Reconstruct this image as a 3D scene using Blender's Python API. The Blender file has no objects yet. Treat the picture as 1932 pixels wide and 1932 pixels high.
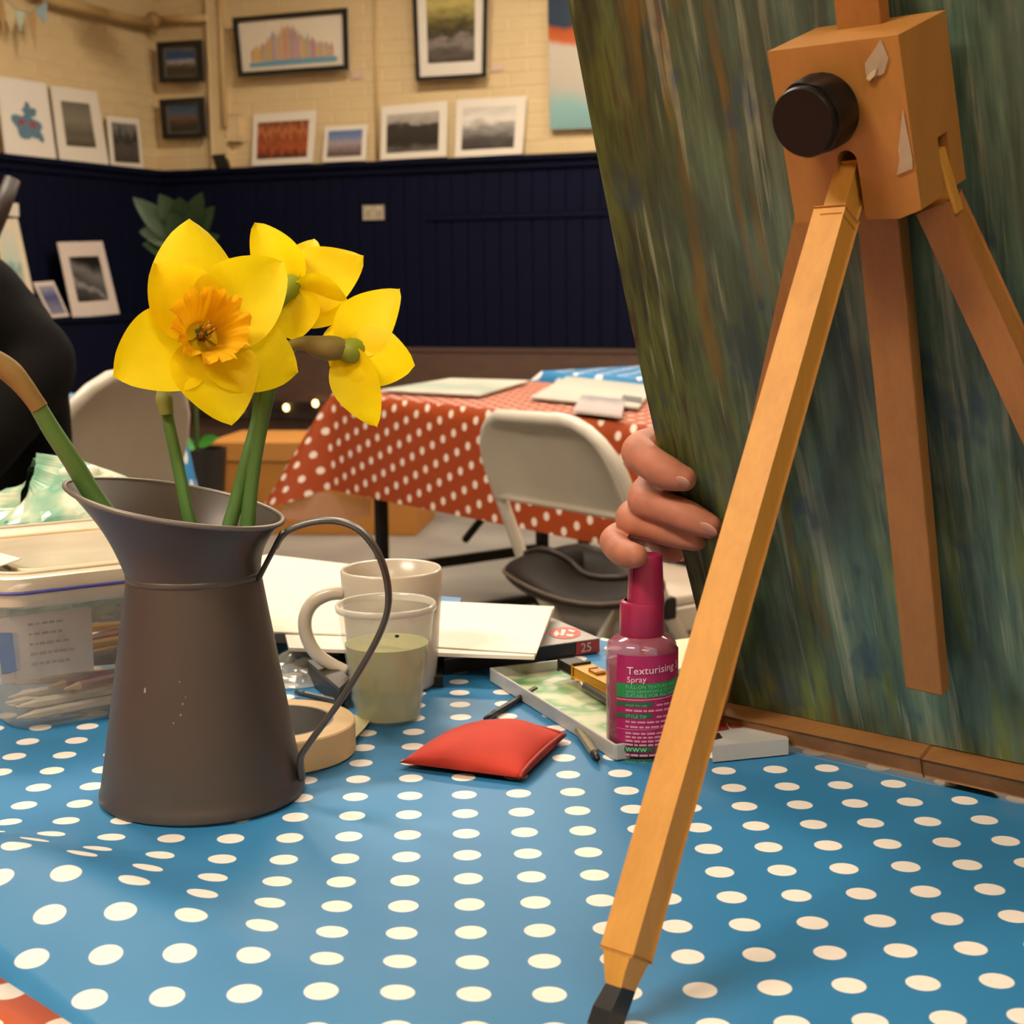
import bpy, bmesh, math, random
from mathutils import Vector, Matrix, noise
random.seed(7)
SC = bpy.context.scene
COL = SC.collection
PI = math.pi

# ------------------------------------------------------------------ camera
FPX = 2850.0                      # focal length in pixels of the 1932 px frame
TZ = 0.74                         # height of the table tops
CZ = TZ + 0.32                    # the phone is held a little above the table
PITCH = math.radians(8.6)
ROLL = math.radians(0.6)
CAM = Vector((0, 0, CZ))
_F = Vector((0, math.cos(PITCH), -math.sin(PITCH)))
_R0 = Vector((1, 0, 0)); _U0 = Vector((0, math.sin(PITCH), math.cos(PITCH)))
_R = _R0 * math.cos(ROLL) - _U0 * math.sin(ROLL)
_U = _U0 * math.cos(ROLL) + _R0 * math.sin(ROLL)
cam_d = bpy.data.cameras.new('camera')
cam_d.sensor_width = 36.0
cam_d.lens = FPX / 1932.0 * 36.0
cam_d.clip_start = 0.02
cam_d.dof.use_dof = True
cam_d.dof.focus_distance = 0.93
cam_d.dof.aperture_fstop = 17.0
cam = bpy.data.objects.new('camera', cam_d)
COL.objects.link(cam)
M = Matrix((( _R.x, _U.x, -_F.x, CAM.x), (_R.y, _U.y, -_F.y, CAM.y), (_R.z, _U.z, -_F.z, CAM.z), (0, 0, 0, 1)))
cam.matrix_world = M
SC.camera = cam

# ------------------------------------------------------------------ world, lamps, exposure
SC.view_settings.view_transform = 'Standard'
SC.view_settings.look = 'None'
SC.view_settings.gamma = 1.0
SC.view_settings.use_curve_mapping = False
SC.view_settings.exposure = 0.16
SC.cycles.use_denoising = True
SC.cycles.max_bounces = 4
SC.cycles.diffuse_bounces = 2
SC.cycles.caustics_reflective = False
SC.cycles.caustics_refractive = False
SC.cycles.use_light_tree = False
SC.cycles.use_adaptive_sampling = True
SC.cycles.adaptive_threshold = 0.08
SC.cycles.adaptive_min_samples = 14
SC.cycles.transparent_max_bounces = 12
SC.cycles.sample_clamp_indirect = 4.0
W = bpy.data.worlds.new('world'); SC.world = W; W.use_nodes = True
W.node_tree.nodes['Background'].inputs[0].default_value = (1.0, 0.9, 0.78, 1)
W.node_tree.nodes['Background'].inputs[1].default_value = 0.3

def ceiling_lamp(x, y, z, power, sx, sy, rot, colour):
    d = bpy.data.lights.new('ceiling_lamp', 'AREA'); d.shape = 'RECTANGLE'
    d.size = sx; d.size_y = sy; d.energy = power; d.color = colour
    o = bpy.data.objects.new('ceiling_lamp', d); COL.objects.link(o)
    o.location = (x, y, z); o.rotation_euler = (0, 0, rot)
    return o
WARM = (1.0, 0.87, 0.70)
for (lx, ly, lp) in ((-1.3, 3.0, 80), (0.9, 2.9, 45), (-0.2, 6.4, 100), (2.1, 5.4, 95), (-1.9, -0.4, 120), (0.6, -2.2, 70)):
    ceiling_lamp(lx, ly, 3.45, lp, 1.5, 0.5, math.radians(-23), WARM)

# ------------------------------------------------------------------ picture to place helpers
def ray(px, py):
    return (_F + _R * ((px - 966) / FPX) + _U * ((966 - py) / FPX))
def on_plane(px, py, p, n):
    d = ray(px, py); t = (Vector(p) - CAM).dot(n) / d.dot(n)
    return CAM + d * t
def on_z(px, py, z=TZ):
    return on_plane(px, py, (0, 0, z), Vector((0, 0, 1)))
def at_y(px, py, y):
    return on_plane(px, py, (0, y, 0), Vector((0, 1, 0)))

# ------------------------------------------------------------------ materials
def lin(c):
    if isinstance(c, str):
        c = c.lstrip('#'); c = tuple(int(c[i:i + 2], 16) / 255 for i in (0, 2, 4))
    return tuple(v / 12.92 if v <= 0.04045 else ((v + 0.055) / 1.055) ** 2.4 for v in c[:3]) + (1,)
def new_mat(name):
    m = bpy.data.materials.new(name); m.use_nodes = True
    nt = m.node_tree; b = nt.nodes['Principled BSDF']
    return m, nt, b
def N(nt, kind, **kw):
    n = nt.nodes.new(kind)
    for k, v in kw.items(): setattr(n, k, v)
    return n
def ramp(nt, stops, fac, interp='LINEAR'):
    r = nt.nodes.new('ShaderNodeValToRGB'); r.color_ramp.interpolation = interp
    e = r.color_ramp.elements
    while len(e) > 1: e.remove(e[-1])
    e[0].position = stops[0][0]; e[0].color = lin(stops[0][1])
    for p, c in stops[1:]:
        x = e.new(p); x.color = lin(c)
    nt.links.new(fac, r.inputs[0]); return r.outputs[0]
def math_n(nt, op, a, b=None, c=None):
    n = nt.nodes.new('ShaderNodeMath'); n.operation = op
    for i, v in enumerate((a, b, c)):
        if v is None: continue
        if isinstance(v, (int, float)): n.inputs[i].default_value = v
        else: nt.links.new(v, n.inputs[i])
    return n.outputs[0]
def mixc(nt, fac, a, b, mode='MIX'):
    n = nt.nodes.new('ShaderNodeMix'); n.data_type = 'RGBA'; n.blend_type = mode
    for idx, v in ((0, fac), (6, a), (7, b)):
        if isinstance(v, (int, float)): n.inputs[idx].default_value = v
        elif isinstance(v, tuple): n.inputs[idx].default_value = v
        else: nt.links.new(v, n.inputs[idx])
    return n.outputs[2]
def coords(nt, kind='Object', scale=(1, 1, 1), rot=(0, 0, 0), loc=(0, 0, 0)):
    t = nt.nodes.new('ShaderNodeTexCoord'); mp = nt.nodes.new('ShaderNodeMapping')
    mp.inputs['Scale'].default_value = scale; mp.inputs['Rotation'].default_value = rot
    mp.inputs['Location'].default_value = loc
    nt.links.new(t.outputs[kind], mp.inputs[0]); return mp.outputs[0]
def noise_n(nt, vec, scale=5, detail=3, rough=0.5, dist=0.0, cap=2):
    n = nt.nodes.new('ShaderNodeTexNoise')
    n.inputs['Scale'].default_value = scale; n.inputs['Detail'].default_value = min(detail, cap)
    n.inputs['Roughness'].default_value = rough; n.inputs['Distortion'].default_value = dist
    if vec is not None: nt.links.new(vec, n.inputs['Vector'])
    return n.outputs['Fac']
def bump_n(nt, b, h, strength=0.2, dist=0.002):
    n = nt.nodes.new('ShaderNodeBump'); n.inputs['Strength'].default_value = strength
    n.inputs['Distance'].default_value = dist
    nt.links.new(h, n.inputs['Height']); nt.links.new(n.outputs[0], b.inputs['Normal'])
_mc = {}
def flat(colour, rough=0.5, metal=0.0, var=0.08, scale=30, bump=0.0, spec=0.5, sss=0.0, stretch=(1, 1, 1), bdist=0.001):
    """a plain painted or dyed surface with a little procedural mottling"""
    key = (colour, rough, metal, var, scale, bump, spec, sss, stretch, bdist)
    if key in _mc: return _mc[key]
    m, nt, b = new_mat('surface')
    v = coords(nt, 'Object', stretch)
    nz = noise_n(nt, v, scale, 1)
    c = lin(colour)
    dk = tuple(x * (1 - var) for x in c[:3]) + (1,); lt = tuple(min(1, x * (1 + var)) for x in c[:3]) + (1,)
    nt.links.new(mixc(nt, nz, dk, lt), b.inputs['Base Color'])
    b.inputs['Roughness'].default_value = rough; b.inputs['Metallic'].default_value = metal
    b.inputs['Specular IOR Level'].default_value = spec
    if sss:
        b.inputs['Subsurface Weight'].default_value = sss
        b.inputs['Subsurface Radius'].default_value = (0.012, 0.005, 0.003)
        b.inputs['Subsurface Scale'].default_value = 0.6
    if bump: bump_n(nt, b, nz, bump, bdist)
    _mc[key] = m
    return m
def see_through(name, colour, alpha, rough=0.15, var=0.3, scale=25, spec=0.5, bump=0.0):
    """thin plastic: part clear, part milky, with a glossy skin"""
    m, nt, b = new_mat(name)
    v = coords(nt, 'Object'); nz = noise_n(nt, v, scale, 4)
    b.inputs['Base Color'].default_value = lin(colour); b.inputs['Roughness'].default_value = rough
    b.inputs['Specular IOR Level'].default_value = spec
    a = math_n(nt, 'MULTIPLY_ADD', nz, alpha * var * 2, alpha * (1 - var))
    nt.links.new(a, b.inputs['Alpha'])
    if bump: bump_n(nt, b, nz, bump, 0.01)
    return m
def wood(name, c1, c2, axis='Z', scale=14, rough=0.5):
    m, nt, b = new_mat(name)
    st = {'X': (0.06, 1, 1), 'Y': (1, 0.06, 1), 'Z': (1, 1, 0.06)}[axis]
    v = coords(nt, 'Object', tuple(s * scale for s in st))
    nz = noise_n(nt, v, 6, 6, 0.6, 0.4)
    fine = noise_n(nt, v, 40, 3)
    f = math_n(nt, 'MULTIPLY_ADD', fine, 0.35, math_n(nt, 'MULTIPLY', nz, 0.7))
    nt.links.new(ramp(nt, ((0.3, c1), (0.7, c2)), f), b.inputs['Base Color'])
    b.inputs['Roughness'].default_value = rough
    bump_n(nt, b, f, 0.08, 0.001)
    return m
def polka(name, base, dot, pitch, radius, yaw, phase=(0, 0), rough=0.28, stagger=False, base2=None):
    """oilcloth print: dots of the given pitch and radius (metres) in the cloth's own UV metres"""
    m, nt, b = new_mat(name)
    uv = coords(nt, 'UV', (1, 1, 1), (0, 0, yaw), (-phase[0], -phase[1], 0))
    sep = N(nt, 'ShaderNodeSeparateXYZ'); nt.links.new(uv, sep.inputs[0])
    def cell(offx, offy):
        fx = math_n(nt, 'SUBTRACT', math_n(nt, 'FRACT', math_n(nt, 'ADD', math_n(nt, 'DIVIDE', sep.outputs[0], pitch), 0.5 + offx)), 0.5)
        fy = math_n(nt, 'SUBTRACT', math_n(nt, 'FRACT', math_n(nt, 'ADD', math_n(nt, 'DIVIDE', sep.outputs[1], pitch), 0.5 + offy)), 0.5)
        return math_n(nt, 'SQRT', math_n(nt, 'ADD', math_n(nt, 'MULTIPLY', fx, fx), math_n(nt, 'MULTIPLY', fy, fy)))
    d = cell(0, 0)
    if stagger: d = math_n(nt, 'MINIMUM', d, cell(0.5, 0.5))
    r = radius / pitch
    mr = N(nt, 'ShaderNodeMapRange'); nt.links.new(d, mr.inputs[0])
    mr.inputs[1].default_value = r * 1.04; mr.inputs[2].default_value = r * 0.96
    mr.inputs[3].default_value = 0; mr.inputs[4].default_value = 1
    nz = noise_n(nt, coords(nt, 'UV', (9, 9, 9)), 1.2, 4)
    bc = mixc(nt, nz, lin(base), lin(base2 or base))
    nt.links.new(mixc(nt, mr.outputs[0], bc, lin(dot)), b.inputs['Base Color'])
    b.inputs['Roughness'].default_value = rough; b.inputs['Specular IOR Level'].default_value = 0.35
    return m
def art(name, stops, nscale=(3, 3), amt=0.35, seed=0, detail=5, vertical=1.0, horiz=0.0, rough=0.35):
    """a flat print: bands of colour broken up by noise, over the print's own UV square"""
    m, nt, b = new_mat(name)
    uv = coords(nt, 'UV'); sep = N(nt, 'ShaderNodeSeparateXYZ'); nt.links.new(uv, sep.inputs[0])
    nz = noise_n(nt, coords(nt, 'UV', (nscale[0], nscale[1], 1), (0, 0, 0), (seed * 3.7, seed * 1.9, seed)), 1.0, detail, 0.6)
    f = math_n(nt, 'MULTIPLY_ADD', sep.outputs[1], vertical, math_n(nt, 'MULTIPLY_ADD', nz, amt * 2, -amt))
    if horiz: f = math_n(nt, 'MULTIPLY_ADD', sep.outputs[0], horiz, f)
    nt.links.new(ramp(nt, stops, f), b.inputs['Base Color'])
    b.inputs['Roughness'].default_value = rough
    return m

# ------------------------------------------------------------------ mesh helpers
def bm_new(): return bmesh.new()
def obj(name, bm, mat, parent=None, smooth=False, local=False, auto=None):
    me = bpy.data.meshes.new(name)
    if parent is not None and not local:
        r = parent
        off = Vector((0, 0, 0))
        while r is not None:
            off += r.location; r = r.parent
        bmesh.ops.translate(bm, verts=bm.verts, vec=-off)
    bmesh.ops.recalc_face_normals(bm, faces=bm.faces)
    if smooth:
        for f in bm.faces: f.smooth = True
        if auto:
            for e in bm.edges:
                if len(e.link_faces) == 2 and e.calc_face_angle(0) > auto: e.smooth = False
    bm.to_mesh(me); bm.free()
    if mat is not None:
        for mm in (mat if isinstance(mat, (list, tuple)) else (mat,)): me.materials.append(mm)
    o = bpy.data.objects.new(name, me); COL.objects.link(o)
    if parent is not None: o.parent = parent
    return o
def tag(o, label, cat, group=None):
    o['label'] = label; o['category'] = cat
    if group: o['group'] = group
    return o
def thing(name, label, cat, loc=(0, 0, 0), rotz=0.0, group=None):
    o = bpy.data.objects.new(name, None); COL.objects.link(o)
    o.empty_display_size = 0.05
    o.location = loc; o.rotation_euler = (0, 0, rotz)
    return tag(o, label, cat, group)
def struct(o): o['kind'] = 'structure'; return o
def dup(root, loc=None, rot=None, label=None, group=None):
    r = root.copy(); COL.objects.link(r)
    if loc is not None: r.location = loc
    if rot is not None: r.rotation_euler = rot
    if label: r['label'] = label
    if group: r['group'] = group
    for ch in list(root.children):
        c = ch.copy(); COL.objects.link(c); c.parent = r
        for g in list(ch.children):
            d = g.copy(); COL.objects.link(d); d.parent = c
    return r
def box(bm, c, s, ax=None, bevel=0.0):
    """box of size s at centre c with axes ax (three unit vectors)"""
    c = Vector(c); ax = ax or (Vector((1, 0, 0)), Vector((0, 1, 0)), Vector((0, 0, 1)))
    r = bmesh.ops.create_cube(bm, size=1.0)
    vs = r['verts']
    for v in vs:
        q = v.co.copy()
        v.co = c + ax[0] * (q.x * s[0]) + ax[1] * (q.y * s[1]) + ax[2] * (q.z * s[2])
    if bevel:
        es = list({e for v in vs for e in v.link_edges})
        bmesh.ops.bevel(bm, geom=es, offset=bevel, segments=2, affect='EDGES', profile=0.5)
def prism(bm, pts, ext):
    """polygon pts (Vectors) pushed along ext"""
    a = [bm.verts.new(p) for p in pts]; b = [bm.verts.new(Vector(p) + ext) for p in pts]
    n = len(pts)
    bm.faces.new(a); bm.faces.new(list(reversed(b)))
    for i in range(n): bm.faces.new((a[i], b[i], b[(i + 1) % n], a[(i + 1) % n]))
def catmull(pts, n):
    """smooth points through pts (tuples of any length)"""
    out = []; m = len(pts)
    for i in range(m - 1):
        p0 = pts[max(i - 1, 0)]; p1 = pts[i]; p2 = pts[i + 1]; p3 = pts[min(i + 2, m - 1)]
        for k in range(n):
            t = k / n
            out.append(tuple(0.5 * ((2 * b) + (-a + c) * t + (2 * a - 5 * b + 4 * c - d) * t * t + (-a + 3 * b - 3 * c + d) * t ** 3)
                             for a, b, c, d in zip(p0, p1, p2, p3)))
    out.append(tuple(pts[-1])); return out
def tube(bm, path, segs=12, cap=True, flat_=None, flat_dir=None):
    """path: (x,y,z,r) points; rings kept from twisting; round ends come from the radii"""
    P = [Vector(p[:3]) for p in path]; n = len(P); rings = []
    ref = None
    for i in range(n):
        t = (P[min(i + 1, n - 1)] - P[max(i - 1, 0)])
        if t.length < 1e-9: t = Vector((0, 0, 1))
        t.normalize()
        if ref is None:
            ref = Vector(flat_dir) if flat_dir is not None else (Vector((0, 0, 1)) if abs(t.z) < 0.9 else Vector((1, 0, 0)))
        a = (ref - t * ref.dot(t))
        if a.length < 1e-6: a = t.orthogonal()
        a.normalize(); ref = a; b = t.cross(a)
        r = path[i][3]; fb = flat_ if flat_ else 1.0
        rings.append([bm.verts.new(P[i] + a * (r * math.cos(2 * PI * k / segs)) + b * (r * fb * math.sin(2 * PI * k / segs))) for k in range(segs)])
    for i in range(n - 1):
        for k in range(segs):
            bm.faces.new((rings[i][k], rings[i][(k + 1) % segs], rings[i + 1][(k + 1) % segs], rings[i + 1][k]))
    if cap:
        bm.faces.new(list(reversed(rings[0]))); bm.faces.new(rings[-1])
def capsule_path(pts, n=6, caps=(True, True)):
    """round off both ends of a smooth (x,y,z,r) chain"""
    q = catmull(pts, n)
    def end(p, nx):
        d = (Vector(p[:3]) - Vector(nx[:3])).normalized(); r = p[3]
        return [tuple(Vector(p[:3]) + d * (r * math.sin(a))) + (max(r * math.cos(a), r * 0.06),) for a in (0.35, 0.7, 1.0, 1.25, 1.5)]
    pre = list(reversed(end(q[0], q[1]))) if caps[0] else []
    post = end(q[-1], q[-2]) if caps[1] else []
    return pre + q + post
def lathe(bm, prof, c=(0, 0, 0), segs=40, closed=False):
    c = Vector(c); rings = []
    for r, z in prof:
        if r < 1e-6: rings.append([bm.verts.new(c + Vector((0, 0, z)))])
        else: rings.append([bm.verts.new(c + Vector((r * math.cos(2 * PI * k / segs), r * math.sin(2 * PI * k / segs), z))) for k in range(segs)])
    prs = list(zip(rings[:-1], rings[1:]))
    if closed: prs.append((rings[-1], rings[0]))
    for a, b in prs:
        for k in range(segs):
            k2 = (k + 1) % segs
            if len(a) == 1 and len(b) == 1: continue
            if len(a) == 1: bm.faces.new((a[0], b[k2], b[k]))
            elif len(b) == 1: bm.faces.new((a[k], a[k2], b[0]))
            else: bm.faces.new((a[k], a[k2], b[k2], b[k]))
def grid(bm, fn, nu, nv, uvfn=None, close_u=False):
    uvl = bm.loops.layers.uv.verify() if uvfn else None
    vs = [[bm.verts.new(fn(i / nu, j / nv)) for j in range(nv + 1)] for i in range(nu if close_u else nu + 1)]
    L = len(vs)
    for i in range(nu):
        for j in range(nv):
            i2 = (i + 1) % L if close_u else i + 1
            f = bm.faces.new((vs[i][j], vs[i2][j], vs[i2][j + 1], vs[i][j + 1]))
            if uvl:
                for lp, (a, b) in zip(f.loops, ((i, j), (i + 1, j), (i + 1, j + 1), (i, j + 1))):
                    lp[uvl].uv = uvfn(a / nu, b / nv)
    return vs
def quad_uv(bm, p):
    """single quad bl, br, tr, tl with the unit UV square"""
    uvl = bm.loops.layers.uv.verify()
    f = bm.faces.new([bm.verts.new(x) for x in p])
    for lp, uv in zip(f.loops, ((0, 0), (1, 0), (1, 1), (0, 1))): lp[uvl].uv = uv
def ellipsoid(bm, c, rad, ax=None, seg=16, ring=10):
    c = Vector(c); ax = ax or (Vector((1, 0, 0)), Vector((0, 1, 0)), Vector((0, 0, 1)))
    r = bmesh.ops.create_uvsphere(bm, u_segments=seg, v_segments=ring, radius=1.0)
    for v in r['verts']:
        q = v.co.copy(); v.co = c + ax[0] * (q.x * rad[0]) + ax[1] * (q.y * rad[1]) + ax[2] * (q.z * rad[2])
def fuse(o, voxel, smooth=6, fac=0.5):
    """melt overlapping shapes into one continuous skin"""
    md = o.modifiers.new('remesh', 'REMESH'); md.mode = 'VOXEL'; md.voxel_size = voxel; md.use_smooth_shade = True
    ms = o.modifiers.new('smooth', 'SMOOTH'); ms.iterations = smooth; ms.factor = fac
    dg = bpy.context.evaluated_depsgraph_get(); dg.update()
    me = bpy.data.meshes.new_from_object(o.evaluated_get(dg))
    o.modifiers.clear(); old = o.data; mats = list(old.materials); o.data = me
    if not me.materials:
        for m_ in mats: me.materials.append(m_)
    for p in me.polygons: p.use_smooth = True
    return o
def text_mesh(s, size, align='LEFT'):
    """the flat filled shapes of a line of lettering as (verts2d, faces)"""
    cu = bpy.data.curves.new('lettering', 'FONT'); cu.body = s; cu.size = size; cu.align_x = align
    cu.resolution_u = 2; cu.fill_mode = 'FRONT'
    o = bpy.data.objects.new('lettering', cu); COL.objects.link(o)
    dg = bpy.context.evaluated_depsgraph_get(); dg.update()
    me = bpy.data.meshes.new_from_object(o.evaluated_get(dg))
    vs = [v.co.copy() for v in me.vertices]; fs = [tuple(p.vertices) for p in me.polygons]
    bpy.data.objects.remove(o); bpy.data.curves.remove(cu); bpy.data.meshes.remove(me)
    return vs, fs
def add_text(bm, s, size, fn, align='LEFT'):
    vs, fs = text_mesh(s, size, align)
    nv = [bm.verts.new(fn(v.x, v.y)) for v in vs]
    for f in fs:
        try: bm.faces.new([nv[i] for i in f])
        except ValueError: pass

# ================================================================== THE ROOM
ZUP = Vector((0, 0, 1))
_k = at_y(300, 325, 9.6); DZ = _k.z; K = Vector((_k.x, _k.y, 0))
_k2 = on_z(1130, 288, DZ); e1 = Vector((_k2.x - _k.x, _k2.y - _k.y, 0)).normalized()
e2 = Vector((e1.y, -e1.x, 0))                       # along the left wall, towards the camera
ANG1 = math.atan2(e1.y, e1.x); ANG2 = math.atan2(e2.y, e2.x)
RW, RL, RH = 9.0, 12.0, 3.6
def room(a, b, z=0.0): return K + e1 * a + e2 * b + ZUP * z
m_cream = None
def painted_wall(name, c1, c2):
    m, nt, b = new_mat(name)
    v = coords(nt, 'Object'); nz = noise_n(nt, v, 3, 2)
    nt.links.new(ramp(nt, ((0.3, c1), (0.7, c2)), nz), b.inputs['Base Color'])
    b.inputs['Roughness'].default_value = 0.55
    return m
m_cream = painted_wall('cream_paint', '#d8bb8a', '#e3c89a')
m_navy = flat('#050922', 0.75, 0, 0.15, 12, 0.1, 0.15)
m_floor = None
mm, nt, b = new_mat('grey_floor'); v = coords(nt, 'Object')
nt.links.new(ramp(nt, ((0.3, '#77716a'), (0.7, '#8d867d')), noise_n(nt, v, 2.5, 6)), b.inputs['Base Color'])
b.inputs['Roughness'].default_value = 0.45; m_floor = mm

bm = bm_new(); prism(bm, [room(-.2, -.2, -.1), room(RW + .2, -.2, -.1), room(RW + .2, RL + .2, -.1), room(-.2, RL + .2, -.1)], ZUP * 0.1)
struct(obj('floor', bm, m_floor))
bm = bm_new(); prism(bm, [room(-.2, -.2, RH), room(RW + .2, -.2, RH), room(RW + .2, RL + .2, RH), room(-.2, RL + .2, RH)], ZUP * 0.1)
struct(obj('ceiling', bm, flat('#e6dcc8', 0.8)))
def wall(name, p, q, out):
    bm = bm_new(); prism(bm, [p, q, q + ZUP * RH, p + ZUP * RH], out * 0.12)
    return struct(obj(name, bm, m_cream))
w_back = wall('wall_back', room(0, 0), room(RW, 0), -e2)
w_left = wall('wall_left', room(0, 0), room(0, RL), -e1)
wall('wall_right', room(RW, 0), room(RW, RL), e1)
wall('wall_rear', room(0, RL), room(RW, RL), e2)

# painted bricks, each a piece of its own, above the navy panelling
bm = bm_new(); box(bm, (0, 0, 0), (0.219, 0.030, 0.069), None, 0.006)
brick0 = None
def lay_bricks(wall_o, along, inward, length, ang, skip):
    global brick0
    rows = int(1.15 / 0.075)
    for r_ in range(rows):
        a = -0.1125 * (r_ % 2)
        while a < length:
            if a > -0.12:
                c = room(0, 0, DZ + 0.04 + 0.075 * r_) + along * (a + 0.11) - inward * (0.0115 + random.uniform(0, 0.0016))
                if a < 0: c = c + along * 0.002
                o = bpy.data.objects.new('brick', brick_me); COL.objects.link(o)
                o.parent = wall_o; o.location = c
                o.rotation_euler = (random.uniform(-.004, .004), random.uniform(-.004, .004), ang)
            a += 0.225
bme = bpy.data.meshes.new('brick'); bm.to_mesh(bme); bm.free(); bme.materials.append(m_cream); brick_me = bme
lay_bricks(w_back, e1, e2, 3.2, ANG1, None)
lay_bricks(w_left, e2, e1, 1.55, ANG2, None)

# navy tongue and groove panelling with a rail that carries the prints
def panelling(name, along, inward, length, ang, n):
    bm = bm_new(); c = room(0, 0, DZ / 2) + along * (length / 2) + inward * 0.006
    ax = (along, inward, ZUP)
    box(bm, c, (length, 0.012, DZ - 0.02), ax)
    t = struct(obj(name, bm, m_navy))
    bmb = bm_new(); box(bmb, (0, 0, 0), (0.094, 0.014, DZ - 0.03), None, 0.004)
    me = bpy.data.meshes.new('board'); bmb.to_mesh(me); bmb.free(); me.materials.append(m_navy)
    for i in range(n):
        o = bpy.data.objects.new('board', me); COL.objects.link(o); o.parent = t
        o.location = room(0, 0, DZ / 2 - 0.005) + along * (0.05 + 0.1 * i) + inward * 0.018
        o.rotation_euler = (0, 0, ang)
    return t
panelling('trim_1', e1, e2, RW, ANG1, 36)
panelling('trim_2', e2, e1, RL, ANG2, 16)
for nm, al, inn, ln in (('trim_3', e1, e2, RW), ('trim_4', e2, e1, RL)):
    bm = bm_new(); ax = (al, inn, ZUP)
    box(bm, room(0, 0, DZ - 0.012) + al * (ln / 2) + inn * 0.035, (ln, 0.07, 0.024), ax, 0.004)
    box(bm, room(0, 0, DZ - 0.045) + al * (ln / 2) + inn * 0.030, (ln, 0.03, 0.045), ax, 0.004)
    struct(obj(nm, bm, m_navy))
_b = on_plane(1100, 403, room(0, 0), e2)
bm = bm_new(); box(bm, room(0, 0, _b.z) + e1 * 2.65 + e2 * 0.031, (1.6, 0.012, 0.03), (e1, e2, ZUP), 0.003)
struct(obj('trim_5', bm, m_navy))

# brown stage front under the panelling, dark rail with fairy lights
STG = 0.70
bm = bm_new(); box(bm, room(2.03, 0.30, STG / 2), (3.4, 0.52, STG - 0.004), (e1, e2, ZUP), 0.006)
stage = thing('stage_platform', 'brown wooden stage front along the foot of the navy back wall', 'stage', room(1.9, 0.30, 0))
m_stage = wood('stage_wood', '#4b352a', '#5b4234', 'X', 3, 0.6)
obj('platform', bm, m_stage, stage)
bm = bm_new(); box(bm, room(2.03, 0.575, 0.36), (3.4, 0.03, 0.09), (e1, e2, ZUP), 0.004)
obj('rail', bm, flat('#2a1c15', 0.6), stage)

# navy box bench along the left wall
bm = bm_new()
BNZ = on_plane(182, 597, room(0.22, 0), e1).z
box(bm, room(0.165, 1.75, BNZ / 2 - .012), (0.25, 3.1, BNZ - .024), (e1, e2, ZUP), 0.006)
bm2 = bm_new(); box(bm2, room(0.17, 1.75, BNZ - .012), (0.27, 3.12, 0.022), (e1, e2, ZUP), 0.004)
bn = thing('box_bench', 'navy boxed-in bench along the left wall carrying leaning prints', 'bench', room(0.2, 1.75, 0))
obj('body', bm, m_navy, bn); obj('top_board', bm2, m_navy, bn)

# ------------------------------------------------------------------ pictures
m_mount = flat('#e8dccb', 0.7, 0, 0.03)
m_mount_pink = flat('#d8c6ba', 0.7, 0, 0.03)
m_black = flat('#1a1613', 0.45, 0, 0.1)
def inset(q, l, r, b_, t):
    """points inside quad q (bl,br,tr,tl) by fractions from each side"""
    bl, br, tr, tl = q
    def P(u, v_): return (bl * (1 - u) + br * u) * (1 - v_) + (tl * (1 - u) + tr * u) * v_
    return [P(l, b_), P(1 - r, b_), P(1 - r, 1 - t), P(l, 1 - t)]
def picture(name, label, cat, corners, p, n, art_mat, frame=None, fw=0.05, ins=(0.15, 0.15, 0.15, 0.15), thick=0.012, mount=None, group=None, canvas=False, keep=None):
    q = [on_plane(px, py, p, n) for px, py in corners]     # bl, br, tr, tl
    base = (q[0] + q[1]) / 2
    t = thing(name, label, cat, base - n * thick, 0, group)
    bm = bm_new(); prism(bm, q, -n * thick)
    if canvas:
        obj('canvas', bm, mount or m_mount, t)
        bm = bm_new(); quad_uv(bm, [x + n * 0.0015 for x in q]); obj('painting', bm, art_mat, t)
        return t
    obj('mount_board', bm, mount or m_mount, t)
    pi = inset(q, *ins)
    bm = bm_new(); quad_uv(bm, [x + n * 0.002 for x in pi]); obj('print', bm, art_mat, t)
    if frame is not None:
        wv = (q[1] - q[0]).length; hv = (q[3] - q[0]).length
        inn = inset(q, fw / wv, fw / wv, fw / hv, fw / hv)
        for i in range(4):
            j = (i + 1) % 4
            bm = bm_new(); prism(bm, [q[i] - n * 0.004, q[j] - n * 0.004, inn[j] - n * 0.004, inn[i] - n * 0.004], n * 0.022)
            obj('frame_side', bm, frame, t)
    return t
def lean_plane(inward, off, deg, z=DZ):
    n = (inward * math.cos(math.radians(deg)) + ZUP * math.sin(math.radians(deg))).normalized()
    return room(0, 0, z) + inward * off, n
bw_p, bw_n = lean_plane(e2, 0.062, 6)          # prints standing on the rail, back wall
lw_p, lw_n = lean_plane(e1, 0.065, 5)         # the same on the left wall
hw_p, hw_n = lean_plane(e2, 0.040, -4)        # hung frames tip forward a little
a_bridge = art('print_bridge', ((0.0, '#3d3b22'), (0.25, '#3f3527'), (0.4, '#6b5b4c'), (0.5, '#a09a9a'), (0.62, '#2f4f78'), (0.8, '#27466e'), (1, '#6b6458')), (3, 5), 0.16, 3)
a_sunset = art('print_sunset', ((0.0, '#2c2a1a'), (0.3, '#3c3424'), (0.5, '#6e4a3c'), (0.62, '#4f5560'), (0.85, '#39506a'), (1, '#2c4058')), (3, 6), 0.18, 5)
picture('framed_picture', 'small dark-framed landscape picture with a bright blue sky, the upper of a pair', 'picture', ((303, 157), (385, 154), (380, 75), (298, 80)), hw_p, hw_n, a_bridge, m_black, 0.030, (.17, .17, .17, .17), mount=flat('#6a6258', 0.7))
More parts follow.
